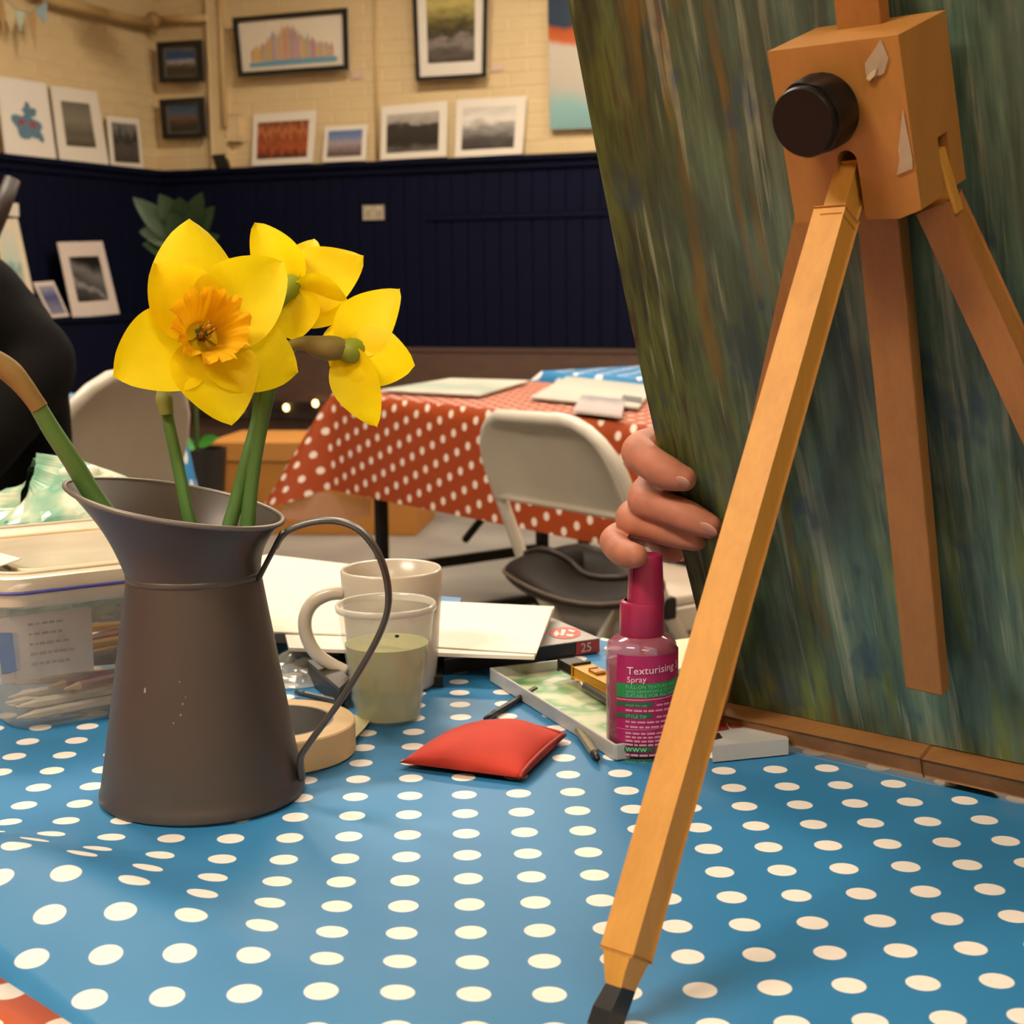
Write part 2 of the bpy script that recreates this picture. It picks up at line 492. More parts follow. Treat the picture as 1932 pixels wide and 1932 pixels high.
picture('framed_picture', 'small dark-framed landscape picture with a dusky sky, the lower of a pair', 'picture', ((310, 263), (389, 259), (384, 183), (303, 188)), hw_p, hw_n, a_sunset, m_black, 0.030, (.17, .17, .17, .17), mount=flat('#6a6258', 0.7))
# wide framed drawing of a colourful city of towers
t = picture('framed_picture', 'wide black-framed drawing of a colourful crowd of towers above blue water', 'picture', ((452, 146), (659, 131), (656, 15), (441, 34)), hw_p, hw_n, flat('#e9d9c2', 0.7, 0, 0.03), m_black, 0.026, (.07, .07, .09, .09))
q = [on_plane(px, py, hw_p, hw_n) for px, py in ((452, 146), (659, 131), (656, 15), (441, 34))]
def Pq(u, v_): return (q[0] * (1 - u) + q[1] * u) * (1 - v_) + (q[3] * (1 - u) + q[2] * u) * v_ + hw_n * 0.004
cols = ['#c9a0a0', '#b98f9c', '#d4b26a', '#c98a7a', '#9fb0a0', '#c0a0b4', '#d0a860', '#c88a92']
rnd = random.Random(3)
cm = [flat(c, 0.7, 0, 0.15, 60) for c in cols]
bm_ = bm_new()
for i in range(120):
    u = 0.14 + 0.72 * (i + rnd.random() * .5) / 120
    hgt = 0.13 + 0.40 * math.exp(-((u - 0.47) / 0.22) ** 2) * rnd.uniform(.45, 1.1) + rnd.uniform(0, .1)
    w_ = rnd.uniform(0.004, 0.014); k_ = rnd.randrange(len(cols)); z0 = 0.24
    lift = hw_n * rnd.uniform(0, .001)
    fc_ = bm_.faces.new([bm_.verts.new(Pq(u + dx, z0 + dz) + lift) for dx, dz in ((-w_, 0), (w_, 0), (w_, hgt * .75), (0, hgt), (-w_, hgt * .75))])
    fc_.material_index = k_
obj('drawn_towers', bm_, cm, t)['kind'] = 'stuff'
bm_ = bm_new(); bm_.faces.new([bm_.verts.new(Pq(u, v_) + hw_n * .0008) for u, v_ in ((.11, .15), (.9, .15), (.9, .23), (.5, .25), (.11, .22))])
obj('drawn_water', bm_, flat('#6f9fb4', 0.7), t)
a_tree = art('print_pond', ((0.0, '#4b4238'), (0.12, '#5e554e'), (0.25, '#8a7f76'), (0.36, '#3a3429'), (0.5, '#6d6438'), (0.75, '#c2b067'), (1, '#4a432c')), (3, 9), 0.22, 9)
picture('framed_picture', 'tall framed picture of a sunlit tree over water with a wide cream mount', 'picture', ((787, 153), (918, 145), (922, -70), (778, -62)), hw_p, hw_n, a_tree, m_black, 0.020, (.17, .17, .15, .12))
# unframed canvas at the edge of the easel board
a_canvas = art('painting_harbour', ((0.0, '#7fa3a2'), (0.12, '#8fb4b0'), (0.22, '#c3b7a6'), (0.42, '#cdbfae'), (0.455, '#c8622a'), (0.51, '#b9531f'), (0.54, '#26394d'), (0.8, '#1f3040'), (1, '#22384c')), (3, 3), 0.06, 11)
picture('canvas_painting', 'unframed tall canvas of dark blue over an orange band and pale water', 'painting', ((1038, 245), (1250, 236), (1248, -140), (1031, -134)), room(0, 0, 0) + e2 * 0.05, e2, a_canvas, canvas=True, thick=0.035)
# prints standing on the rail, back wall
a_autumn = art('print_autumn', ((0.0, '#3d1d12'), (0.3, '#b0532c'), (0.5, '#8b3f22'), (0.7, '#c07042'), (1, '#6d3520')), (14, 2.5), 0.5, 2)
a_boats = art('print_boats', ((0.0, '#5b4a48'), (0.25, '#77655f'), (0.5, '#a79698'), (0.75, '#6f80a8'), (1, '#5c72a6')), (6, 4), 0.14, 4)
a_falls = art('print_falls', ((0.0, '#6b635c'), (0.2, '#2c2724'), (0.5, '#35302c'), (0.68, '#3a3531'), (0.75, '#a1968c'), (1, '#b7aca2')), (4, 4), 0.25, 6)
a_mono = art('print_mono', ((0.0, '#3c3733'), (0.25, '#57514c'), (0.5, '#97908a'), (0.7, '#e8ddd0'), (1, '#cfc5b9')), (3, 6), 0.25, 8)
def rail_print(label, c, mat, ins, pl=(None, None), mount=None, group='mounted prints on the panelling rail'):
    return picture('mounted_print', label, 'print', c, pl[0] or bw_p, pl[1] or bw_n, mat, None, 0, ins, 0.004, mount, group)
rail_print('white-mounted print of a rust-orange autumn forest standing on the navy rail', ((475, 313), (590, 307), (597, 208), (478, 216)), a_autumn, (.08, .10, .12, .17))
rail_print('small white-mounted print of masts under a blue-violet sky on the navy rail', ((608, 306), (690, 302), (694, 234), (613, 239)), a_boats, (.10, .11, .13, .14))
rail_print('white-mounted black and white waterfall print in clear film on the navy rail', ((718, 302), (842, 295), (845, 190), (720, 201)), a_falls, (.09, .12, .12, .17))
rail_print('white-mounted grey hillside print with bright glare, rightmost on the navy rail', ((858, 297), (985, 290), (994, 181), (861, 188)), a_mono, (.10, .13, .12, .15))
# prints on the rail of the left wall
a_blob = art('print_plain', ((0, '#eadfd2'), (1, '#efe4d8')), (3, 3), 0.3, 1)
t = rail_print('large white print with a blue and red painted shape, leftmost on the rail', ((11, 301), (108, 306), (87, 157), (-8, 142)), a_blob, (.02, .02, .02, .02), (lw_p, lw_n))
q = [on_plane(px, py, lw_p, lw_n) for px, py in ((11, 301), (108, 306), (87, 157), (-8, 142))]
def blob(bm_, cx, cy, rx, ry, seed, lift, n=26):
    r2 = random.Random(seed)
    ph = [r2.uniform(0, 6.28) for _ in range(4)]
    vs = []
    for i in range(n):
        a = 2 * PI * i / n; r = 1 + sum(0.13 * math.sin((k + 2) * a + ph[k]) for k in range(4))
        u, v_ = cx + rx * r * math.cos(a), cy + ry * r * math.sin(a)
        vs.append(bm_.verts.new((q[0] * (1 - u) + q[1] * u) * (1 - v_) + (q[3] * (1 - u) + q[2] * u) * v_ + lw_n * (0.003 + lift)))
    bm_.faces.new(vs)
bm_ = bm_new(); blob(bm_, .47, .43, .23, .17, 4, 0); blob(bm_, .56, .62, .13, .08, 9, .0002); blob(bm_, .66, .38, .13, .12, 5, .0001)
obj('painted_shape', bm_, flat('#5f7f90', 0.7, 0, 0.4, 40), t)
bm_ = bm_new(); blob(bm_, .38, .47, .07, .035, 2, .001); blob(bm_, .60, .45, .075, .04, 3, .001)
obj('painted_spots', bm_, flat('#9c4a52', 0.7, 0, 0.2, 40), t)
a_fog = art('print_fog', ((0.0, '#3e382c'), (0.15, '#6a6353'), (0.3, '#5f584a'), (0.6, '#857c6d'), (1, '#6e675b')), (2, 6), 0.1, 12)
rail_print('white-mounted misty grey seascape print in the middle of the left wall', ((114, 311), (207, 316), (182, 172), (95, 161)), a_fog, (.17, .22, .25, .18), (lw_p, lw_n))
a_fig = art('print_figure', ((0.0, '#3b342e'), (0.4, '#57504a'), (0.6, '#2c2724'), (1, '#8d857e')), (5, 4), 0.45, 13)
rail_print('smaller white-mounted dark figure print next to the room corner', ((210, 315), (271, 318), (262, 224), (201, 218)), a_fig, (.12, .1, .1, .12), (lw_p, lw_n))
# prints leaning on the bench
_br = on_plane(182, 597, room(0.22, 0), e1)
bp, bnn = lean_plane(e1, 0.22, 13, _br.z)
a_road = art('print_road', ((0.0, '#2a2725'), (0.3, '#4a4643'), (0.42, '#918a86'), (0.5, '#4d4946'), (0.75, '#77716d'), (1, '#1d1b1a')), (3, 2), 0.25, 15, 5, 0.9, 0.35)
picture('mounted_print', 'white-mounted black and white road print leaning on the navy bench, tilted', 'print', ((138, 600), (226, 592), (193, 455), (108, 457)), bp, bnn, a_road, None, 0, (.17, .17, .2, .2), 0.004, m_mount_pink, 'prints leaning on the bench')
a_sea = art('print_sea', ((0.0, '#8b8791'), (0.4, '#6b6a88'), (0.6, '#4f5580'), (1, '#9a97a5')), (3, 4), 0.2, 17)
picture('mounted_print', 'small white-mounted bluish print on the navy bench beside the dark sleeve', 'print', ((96, 600), (131, 597), (101, 530), (62, 533)), bp + bnn * 0.01, bnn, a_sea, None, 0, (.12, .12, .1, .12), 0.004, m_mount_pink, 'prints leaning on the bench')
a_teal = art('print_teal', ((0.0, '#c9bda8'), (0.35, '#7fa39c'), (0.5, '#c4cdbc'), (1, '#d8cdb8')), (2, 3), 0.25, 19)
picture('mounted_print', 'tall cream print with a teal patch behind the dark sleeve', 'print', ((14, 560), (64, 556), (33, 412), (-12, 414)), bp + bnn * 0.012, bnn, a_teal, None, 0, (.1, .25, .1, .12), 0.004, flat('#dfcfb2', 0.7), 'prints leaning on the bench')
t = thing('small_card', 'small square white card pinned above the tall cream print', 'card', on_plane(23, 410, room(0, 0) + e1 * 0.03, e1))
bm = bm_new(); prism(bm, [on_plane(px, py, room(0, 0) + e1 * 0.03, e1) for px, py in ((14, 407), (35, 409), (34, 384), (13, 382))], e1 * 0.004); obj('card', bm, m_mount, t)
# exhibition label cards on the bricks
for c, lab in ((((663, 150), (686, 148), (687, 135), (664, 137)), 'tiny pale label card beside the wide black-framed drawing'),
               (((927, 135), (952, 133), (953, 119), (928, 121)), 'tiny pale label card beside the tall framed picture')):
    bm = bm_new(); prism(bm, [on_plane(px, py, room(0, 0) + e2 * 0.008, e2) for px, py in c], e2 * 0.003)
    tag(obj('label_card', bm, flat('#dbb9a6', 0.7)), lab, 'card')
# small black wedge on the rail
bm = bm_new(); prism(bm, [on_plane(px, py, room(0, 0) + e2 * 0.045, e2) for px, py in ((413, 318), (436, 316), (427, 291), (405, 293))], e2 * 0.03)
tag(obj('black_card_holder', bm, m_black), 'small black card holder leaning on the navy rail below the pipe', 'holder')
# socket
sp = on_plane(706, 401, room(0, 0) + e2 * 0.025, e2)
t = thing('wall_socket', 'double white wall socket on the navy panelling', 'socket', sp)
m_sock = flat('#b3a58c', 0.45, 0, 0.05)
bm = bm_new(); box(bm, sp + e2 * 0.004, (0.135, 0.012, 0.085), (e1, e2, ZUP), 0.003); obj('face_plate', bm, m_sock, t)
for s in (-1, 1):
    bm = bm_new(); box(bm, sp + e1 * (0.035 * s) + e2 * 0.012 + ZUP * 0.025, (0.018, 0.006, 0.02), (e1, e2, ZUP), 0.002); obj('switch', bm, flat('#cbbd9f', 0.4), t)
    bm = bm_new()
    for dx, dz, w_, h_ in ((0, 0.002, .006, .010), (-.011, -.018, .010, .005), (.011, -.018, .010, .005)):
        box(bm, sp + e1 * (0.035 * s + dx) + e2 * 0.0105 + ZUP * dz, (w_, .003, h_), (e1, e2, ZUP))
    obj('pin_holes', bm, m_black, t)
# cream pipes and trunking on the walls
m_pipe = flat('#cdab74', 0.5, 0, 0.06)
def wall_tube(name, label, pts, inward, off, r):
    P = [on_plane(px, py, room(0, 0) + inward * off, inward) for px, py in pts]
    bm = bm_new(); tube(bm, [tuple(p) + (r,) for p in P], 12)
    return tag(obj(name, bm, m_pipe, smooth=True), label, 'pipe')
P0 = on_plane(404, -60, room(0, 0) + e2 * 0.03, e2); P1 = on_plane(421, 318, room(0, 0) + e2 * 0.03, e2); P1.z = DZ + 0.002
t = thing('pipe_boxing', 'cream painted boxing running down the back wall beside the two small pictures', 'pipe', P1)
bm = bm_new(); box(bm, (P0 + P1) / 2, (0.10, 0.06, (P0 - P1).length), (e1, e2, ZUP), 0.006); obj('boxing', bm, m_cream, t)
P2 = on_plane(424, 240, room(0, 0) + e2 * 0.075, e2); Pt = on_plane(418, -60, room(0, 0) + e2 * 0.075, e2)
bm = bm_new(); tube(bm, [tuple(P2) + (.016,), tuple(Vector((P2.x, P2.y, Pt.z))) + (.016,)], 12); obj('pipe', bm, m_pipe, t, True)
P3 = on_plane(443, 240, room(0, 0) + e2 * 0.03, e2)
bm = bm_new(); box(bm, P3, (0.075, 0.05, 0.14), (e1, e2, ZUP), 0.006); box(bm, P3 - ZUP * .075, (0.095, 0.06, 0.022), (e1, e2, ZUP), 0.004); obj('junction_box', bm, m_cream, t)
wall_tube('cable_conduit', 'thin cream cable conduit running straight down the back wall', ((707, -60), (712, 300)), e2, 0.012, 0.010)
wall_tube('heating_pipe', 'thick cream pipe sloping across the top of the left wall', ((60, -18), (110, 4), (200, 26), (286, 46)), e1, 0.07, 0.030)
wall_tube('heating_pipe', 'short cream pipe across the top of the back wall near the corner', ((300, 38), (345, 36), (392, 34)), e2, 0.05, 0.022)
p = on_plane(288, 40, room(0, 0) + e1 * 0.07, e1)
bm = bm_new(); ellipsoid(bm, p, (.055, .055, .05)); tube(bm, [tuple(p - ZUP * .07) + (.02,), tuple(p + ZUP * .05) + (.03,)], 12)
tag(obj('pipe_valve', bm, flat('#a4814f', 0.5), smooth=True), 'rounded brownish pipe valve in the corner where the two pipes meet', 'valve')
# a hanging brown shade just cut by the top edge
p = on_plane(285, -28, room(0.62, 0.9), e2)
bm = bm_new(); lathe(bm, [(0.02, 0.16), (0.05, 0.15), (0.15, 0.03), (0.155, 0.0), (0.145, 0.0), (0.05, 0.13), (0.02, 0.14)], p - ZUP * 0.02, 32)
t = thing('pendant_shade', 'brown hanging lamp shade cut by the top edge near the corner', 'lamp', p)
obj('shade', bm, flat('#8a6a3e', 0.6), t, True)
bm = bm_new(); tube(bm, [tuple(p + ZUP * .13) + (.006,), (p.x, p.y, RH, .006)], 8); obj('flex', bm, m_pipe, t)
# bunting in the top left corner
bp0 = room(0.25, 1.2); 
def bpt(px, py): return on_plane(px, py, bp0, (e1 * 0.8 + e2 * 0.6).normalized())
t = thing('bunting', 'string of faded pale blue and cream bunting in the top left corner', 'bunting', bpt(40, 20))
m_string = flat('#9fa08c', 0.7)
bm = bm_new(); tube(bm, [tuple(bpt(*q_)) + (.005,) for q_ in ((-30, -40), (8, -4), (30, 18), (55, 24), (80, 8), (105, -30))], 6); obj('cord', bm, m_string, t)
for pts, c in ((((2, -6), (30, 17), (22, 62), (12, 40)), '#cfb98c'), (((26, 16), (46, 24), (38, 62)), '#b9c2ab'), (((66, 20), (88, 4), (86, 46), (72, 30)), '#8fa5ac'), (((50, 24), (68, 18), (66, 92)), '#b38e5c'), (((-12, -20), (8, -4), (10, 84)), '#b38e5c')):
    bm = bm_new(); prism(bm, [bpt(*q_) for q_ in pts], e1 * 0.003); obj('flag', bm, flat(c, 0.8, 0, 0.2), t)

# ================================================================== TABLES AND CLOTHS
def draped_cloth(name, label, Q0, u, v, L, Wd, z, drop, mat, flare=0.04, corner=0.16, wave=0.008, nx=40, ny=18, corner_drop=1.12, lift=None, group=None):
    """cloth lying on a rectangular top and hanging down all round, corners flared; UVs are the flat cloth in metres"""
    bm = bm_new(); uvl = bm.loops.layers.uv.verify(); uvs = {}
    def add(p, uv):
        w_ = bm.verts.new(p); uvs[w_] = uv; return w_
    def top(s, t):
        p = Q0 + u * s + v * t; zz = z + (lift(p.x, p.y) if lift else 0.0)
        return add((p.x, p.y, zz), (p.x, p.y))
    g = [[top(L * i / nx, Wd * j / ny) for j in range(ny + 1)] for i in range(nx + 1)]
    faces = []
    for i in range(nx):
        for j in range(ny): faces.append((g[i][j], g[i + 1][j], g[i + 1][j + 1], g[i][j + 1]))
    per = []
    per += [(g[i][0], -v) for i in range(nx + 1)]
    per += [(g[nx][0], None, -v, u)]
    per += [(g[nx][j], u) for j in range(ny + 1)]
    per += [(g[nx][ny], None, u, v)]
    per += [(g[i][ny], v) for i in range(nx, -1, -1)]
    per += [(g[0][ny], None, v, -u)]
    per += [(g[0][j], -u) for j in range(ny, -1, -1)]
    per += [(g[0][0], None, -u, -v)]
    NV = 8; cols = []; kk = 0
    for e in per:
        dirs = [e[1]] if e[1] is not None else [(e[2] * math.cos(a) + e[3] * math.sin(a)) for a in [PI / 2 * q / 8 for q in range(1, 8)]]
        for q_, d in enumerate(dirs):
            kk += 1
            cf = 0.0 if e[1] is not None else math.sin(PI * (q_ + 1) / 8.0)
            top_v = e[0]; col = [top_v]; o = top_v.co.copy(); uv0 = uvs[top_v]
            s_ = o.x * 9.0 + o.y * 7.0
            for j in range(1, NV + 1):
                f = j / NV
                dl = drop * (1 + (corner_drop - 1) * cf)
                out = flare * math.sin(f * PI / 2) + corner * cf * f + wave * math.sin(s_ * 2.4) * f
                p = o + d * (0.006 + out) - ZUP * (dl * f)
                r = drop * f * (1 + 0.25 * cf)
                col.append(add(p, (uv0[0] + d.x * r, uv0[1] + d.y * r)))
            cols.append(col)
    n = len(cols)
    for i in range(n):
        a, b_ = cols[i], cols[(i + 1) % n]
        for j in range(NV):
            vs = [a[j], b_[j], b_[j + 1], a[j + 1]]
            if vs[0] is vs[1]: vs = vs[1:]
            faces.append(tuple(vs))
    for f in faces:
        try: fc = bm.faces.new(f)
        except ValueError: continue
        for lp in fc.loops: lp[uvl].uv = uvs[lp.vert]
    o = obj(name, bm, mat, smooth=True)
    return tag(o, label, 'tablecloth', group)
m_top = flat('#c9bfae', 0.5); m_blackmetal = flat('#15120f', 0.4, 0.3, 0.1)
def folding_table(label, Q0, u, v, L, Wd, group='folding tables', z=TZ, legs=True):
    c = Q0 + u * (L / 2) + v * (Wd / 2)
    t = thing('folding_table', label, 'table', (c.x, c.y, 0), 0, group)
    bm = bm_new(); box(bm, (c.x, c.y, z - 0.018), (L - .01, Wd - .01, 0.03), (u, v, ZUP), 0.004); obj('tabletop', bm, m_top, t)
    r = 0.016
    for s in (0.12, L - 0.12):
        for w_ in (0.06, Wd - 0.06):
            p = Q0 + u * s + v * w_
            bm = bm_new(); box(bm, (p.x, p.y, (z - .033) / 2), (2 * r, 2 * r, z - .033), (u, v, ZUP), 0.003); obj('leg', bm, m_blackmetal, t)
        p = Q0 + u * s + v * (Wd / 2)
        for zz in (0.22, 0.06):
            bm = bm_new(); box(bm, (p.x, p.y, zz), (0.026, Wd - 0.12, 0.03), (u, v, ZUP), 0.003); obj('crossbar', bm, m_blackmetal, t)
        sg = 1 if s < L / 2 else -1
        a = Q0 + u * s + v * (Wd / 2); b_ = Q0 + u * (s + sg * 0.5) + v * (Wd / 2)
        bm = bm_new(); tube(bm, [(a.x, a.y, 0.28, .012), (b_.x, b_.y, z - .04, .012)], 8); obj('brace', bm, m_blackmetal, t)
    return t
# --- the painters' table in front: rectangle running away to the left, blue oilcloth
_a = on_z(0, 1850); _b = on_z(125, 1932); _c = on_z(1135, 1207)
tu = Vector((_b.x - _a.x, _b.y - _a.y, 0)).normalized(); tv = Vector((-tu.y, tu.x, 0))
if tv.y < 0: tv = -tv
TW = (_c - _a).dot(tv); near0 = Vector((_a.x, _a.y, 0))
TQ = near0 - tu * 1.25; TL = 2.10
folding_table('folding table under the blue spotted oilcloth in the foreground', TQ, tu, tv, TL, TW)
r1 = on_z(-60, 1672); r2 = on_z(110, 1712); r3 = on_z(300, 1772); r4 = on_z(480, 1838); r5 = on_z(625, 1887); r6 = on_z(780, 1940)
RIDGE = [(r1, .027, 1), (r2, .026, 1), (r3, .017, 1), (r4, .008, 1), (r5, .006, 1), (r6, .004, 1)]
def cloth_lift(x, y):
    """ruck in the oilcloth: gentle rise from behind, steeper fall towards the camera"""
    best = None
    for (p, h0, _), (q, h1, _) in zip(RIDGE[:-1], RIDGE[1:]):
        d = Vector((q.x - p.x, q.y - p.y)); L2 = d.length_squared
        t = max(0.0, min(1.0, ((x - p.x) * d.x + (y - p.y) * d.y) / L2))
        c = Vector((p.x + d.x * t, p.y + d.y * t)); ds = Vector((x - c.x, y - c.y)).length
        side = d.x * (y - p.y) - d.y * (x - p.x)      # >0 behind the ridge
        if best is None or ds < best[0]: best = (ds, h0 + (h1 - h0) * t, side)
    ds, h, side = best
    wdt = 0.05 if side > 0 else 0.075
    e = h * math.exp(-(ds / wdt) ** 1.6)
    e += 0.0012 * noise.noise(Vector((x * 7, y * 7, 0.3)))
    dn = (Vector((x, y, 0)) - near0).dot(tv)           # rises a little where it meets the orange cloth
    return max(0.0, e) + 0.002
_p1 = on_z(758.8, 1888); _p2 = on_z(1745.4, 1866.3); _p0 = on_z(1320.5, 1876)
YAW = math.radians(2.6); PITCHD = 0.0342
ph = (_p0.x * math.cos(YAW) + _p0.y * math.sin(YAW), -_p0.x * math.sin(YAW) + _p0.y * math.cos(YAW))
m_blue = polka('blue_oilcloth', '#2b74a6', '#f4e8dc', PITCHD, 0.0078, -YAW, ph, 0.5, base2='#3380b0')
draped_cloth('blue_tablecloth', 'blue oilcloth with white polka dots and a ruck on the foreground table', TQ, tu, tv, TL, TW, TZ, 0.24, m_blue, 0.015, 0.08, 0.004, 260, 90, lift=cloth_lift)
# --- the next table, orange oilcloth, touching it at the bottom left corner
OQ = near0 - tu * 1.1 - tv * 0.704
folding_table('folding table under the orange cloth at the bottom left corner', OQ, tu, tv, 1.7, 0.70)
m_orange = polka('orange_oilcloth', '#b84a16', '#f3e3d0', 0.060, 0.0125, 0.7, (0.02, 0.011), 0.32, base2='#c55a22')
_d = on_z(18, 1893)
m_orange_near = polka('orange_oilcloth_near', '#b84a16', '#f6e7d4', PITCHD, 0.0085, 0.0, (_d.x, _d.y), 0.32, base2='#c55a22')
draped_cloth('orange_tablecloth', 'orange oilcloth with white polka dots at the bottom left corner', OQ, tu, tv, 1.7, 0.70, TZ + 0.006, 0.22, m_orange_near, 0.002, 0.06, 0.002, 60, 30)

# --- the far table with the orange cloth
FQ = on_z(628, 742, TZ + .004); FQ = Vector((FQ.x, FQ.y, 0))
fe = on_z(1232, 804, TZ + .004)
fu = Vector((fe.x - FQ.x, fe.y - FQ.y, 0)).normalized(); fv = Vector((-fu.y, fu.x, 0))
if fv.y < 0: fv = -fv
folding_table('black-legged folding table under the far orange spotted cloth', FQ + fu * .015 + fv * .015, fu, fv, 1.80, 0.72)
m_orange_far = polka('orange_oilcloth_far', '#9a3c10', '#ead6c4', 0.052, 0.0108, 0.55, (0.02, 0.011), 0.55, base2='#a04213')
draped_cloth('orange_tablecloth', 'orange-red cloth with white polka dots hanging over the far folding table', FQ, fu, fv, 1.83, 0.75, TZ + .004, 0.285, m_orange_far, 0.012, 0.20, 0.010, 40, 18, 1.2)
# clear plastic cover peeping out under the far cloth's corner
m_film = see_through('clear_film', '#c9a091', 0.22, 0.25, 0.4, 9)
bm = bm_new()
_pp = [at_y(px, py, FQ.y - .03) for px, py in ((540, 905), (598, 928), (655, 935), (700, 940), (700, 975), (640, 985), (585, 985), (528, 978))]
prism(bm, _pp, Vector((0, .002, 0)))
tag(obj('plastic_sheet', bm, m_film), 'clear plastic sheet showing below the corner of the far orange cloth', 'plastic sheet')
# --- blue cloth table beyond it
BQ = on_z(1022, 700, 0.76); BQ = Vector((BQ.x, BQ.y, 0))
folding_table('folding table under the blue cloth behind the far orange table', BQ + fu * .015 + fv * .015, fu, fv, 1.6, 0.68, z=.756)
m_blue_far = polka('blue_oilcloth_far', '#3a86bd', '#e8e6e4', 0.09, 0.02, 0.35, (0.0, 0.0), 0.3)
draped_cloth('blue_tablecloth', 'pale blue polka dot cloth on the table behind the far orange one', BQ, fu, fv, 1.63, 0.71, 0.76, 0.2, m_blue_far)
# --- blue cloth table at the far left behind the white chair
LQ = on_z(150, 690, TZ); lq2 = Vector((LQ.x, LQ.y, 0)) 
LQ = at_y(332, 740, 4.0); LQ = Vector((LQ.x, LQ.y, 0)) - fu * 1.2 - fv * 0.7
folding_table('folding table under the blue cloth at the left behind the white chair', LQ + fu * .015 + fv * .015, fu, fv, 1.17, 0.67)
draped_cloth('blue_tablecloth', 'blue polka dot cloth hanging behind the white chair at the left', LQ, fu, fv, 1.2, 0.70, TZ + .004, 0.36, m_blue_far, 0.02, 0.06)
# things on the far tables
def sheet(label, pts, z, mat, cat='paper', name='paper_sheet', th=0.003, group=None):
    P = [on_z(px, py, z) for px, py in pts]
    bm = bm_new(); prism(bm, P, ZUP * th)
    return tag(obj(name, bm, mat), label, cat, group)
zt = TZ + 0.012
a_wc = art('watercolour', ((0, '#d9d2c2'), (0.4, '#a9b8a8'), (0.6, '#c9c5b4'), (1, '#e0d8ca')), (3, 3), 0.4, 21)
def flat_art(label, pts, z, mat, name='watercolour_sheet', cat='painting'):
    P = [on_z(px, py, z) for px, py in pts]
    t = thing(name, label, cat, (P[0] + P[2]) / 2)
    bm = bm_new(); prism(bm, P, ZUP * .003); obj('sheet', bm, m_mount, t)
    bm = bm_new(); quad_uv(bm, [p + ZUP * .0045 for p in P]); obj('painting', bm, mat, t)
    return t
flat_art('pale green watercolour sheet at the left end of the far orange table', ((715, 738), (905, 748), (1000, 720), (850, 716)), zt, a_wc)
a_wc2 = art('watercolour_b', ((0, '#cfc6ba'), (0.5, '#d8cfc0'), (1, '#b7bcb2')), (3, 3), 0.3, 23)
flat_art('long pale watercolour sheet across the middle of the far orange table', ((1000, 752), (1205, 772), (1235, 730), (1070, 712)), zt, a_wc2)
a_wc3 = art('watercolour_c', ((0, '#b9a7a3'), (0.5, '#c8b9b6'), (1, '#8f8a92')), (3, 3), 0.3, 25)
flat_art('greyish lilac painted sheet on the far orange table above the chair back', ((1080, 778), (1172, 789), (1180, 757), (1098, 748)), zt + .004, a_wc3)
sheet('small dark painted strip at the board end of the far orange table', ((1172, 756), (1212, 762), (1212, 752), (1176, 747)), zt + .004, flat('#5b5754', 0.6), 'painting', 'painted_strip')

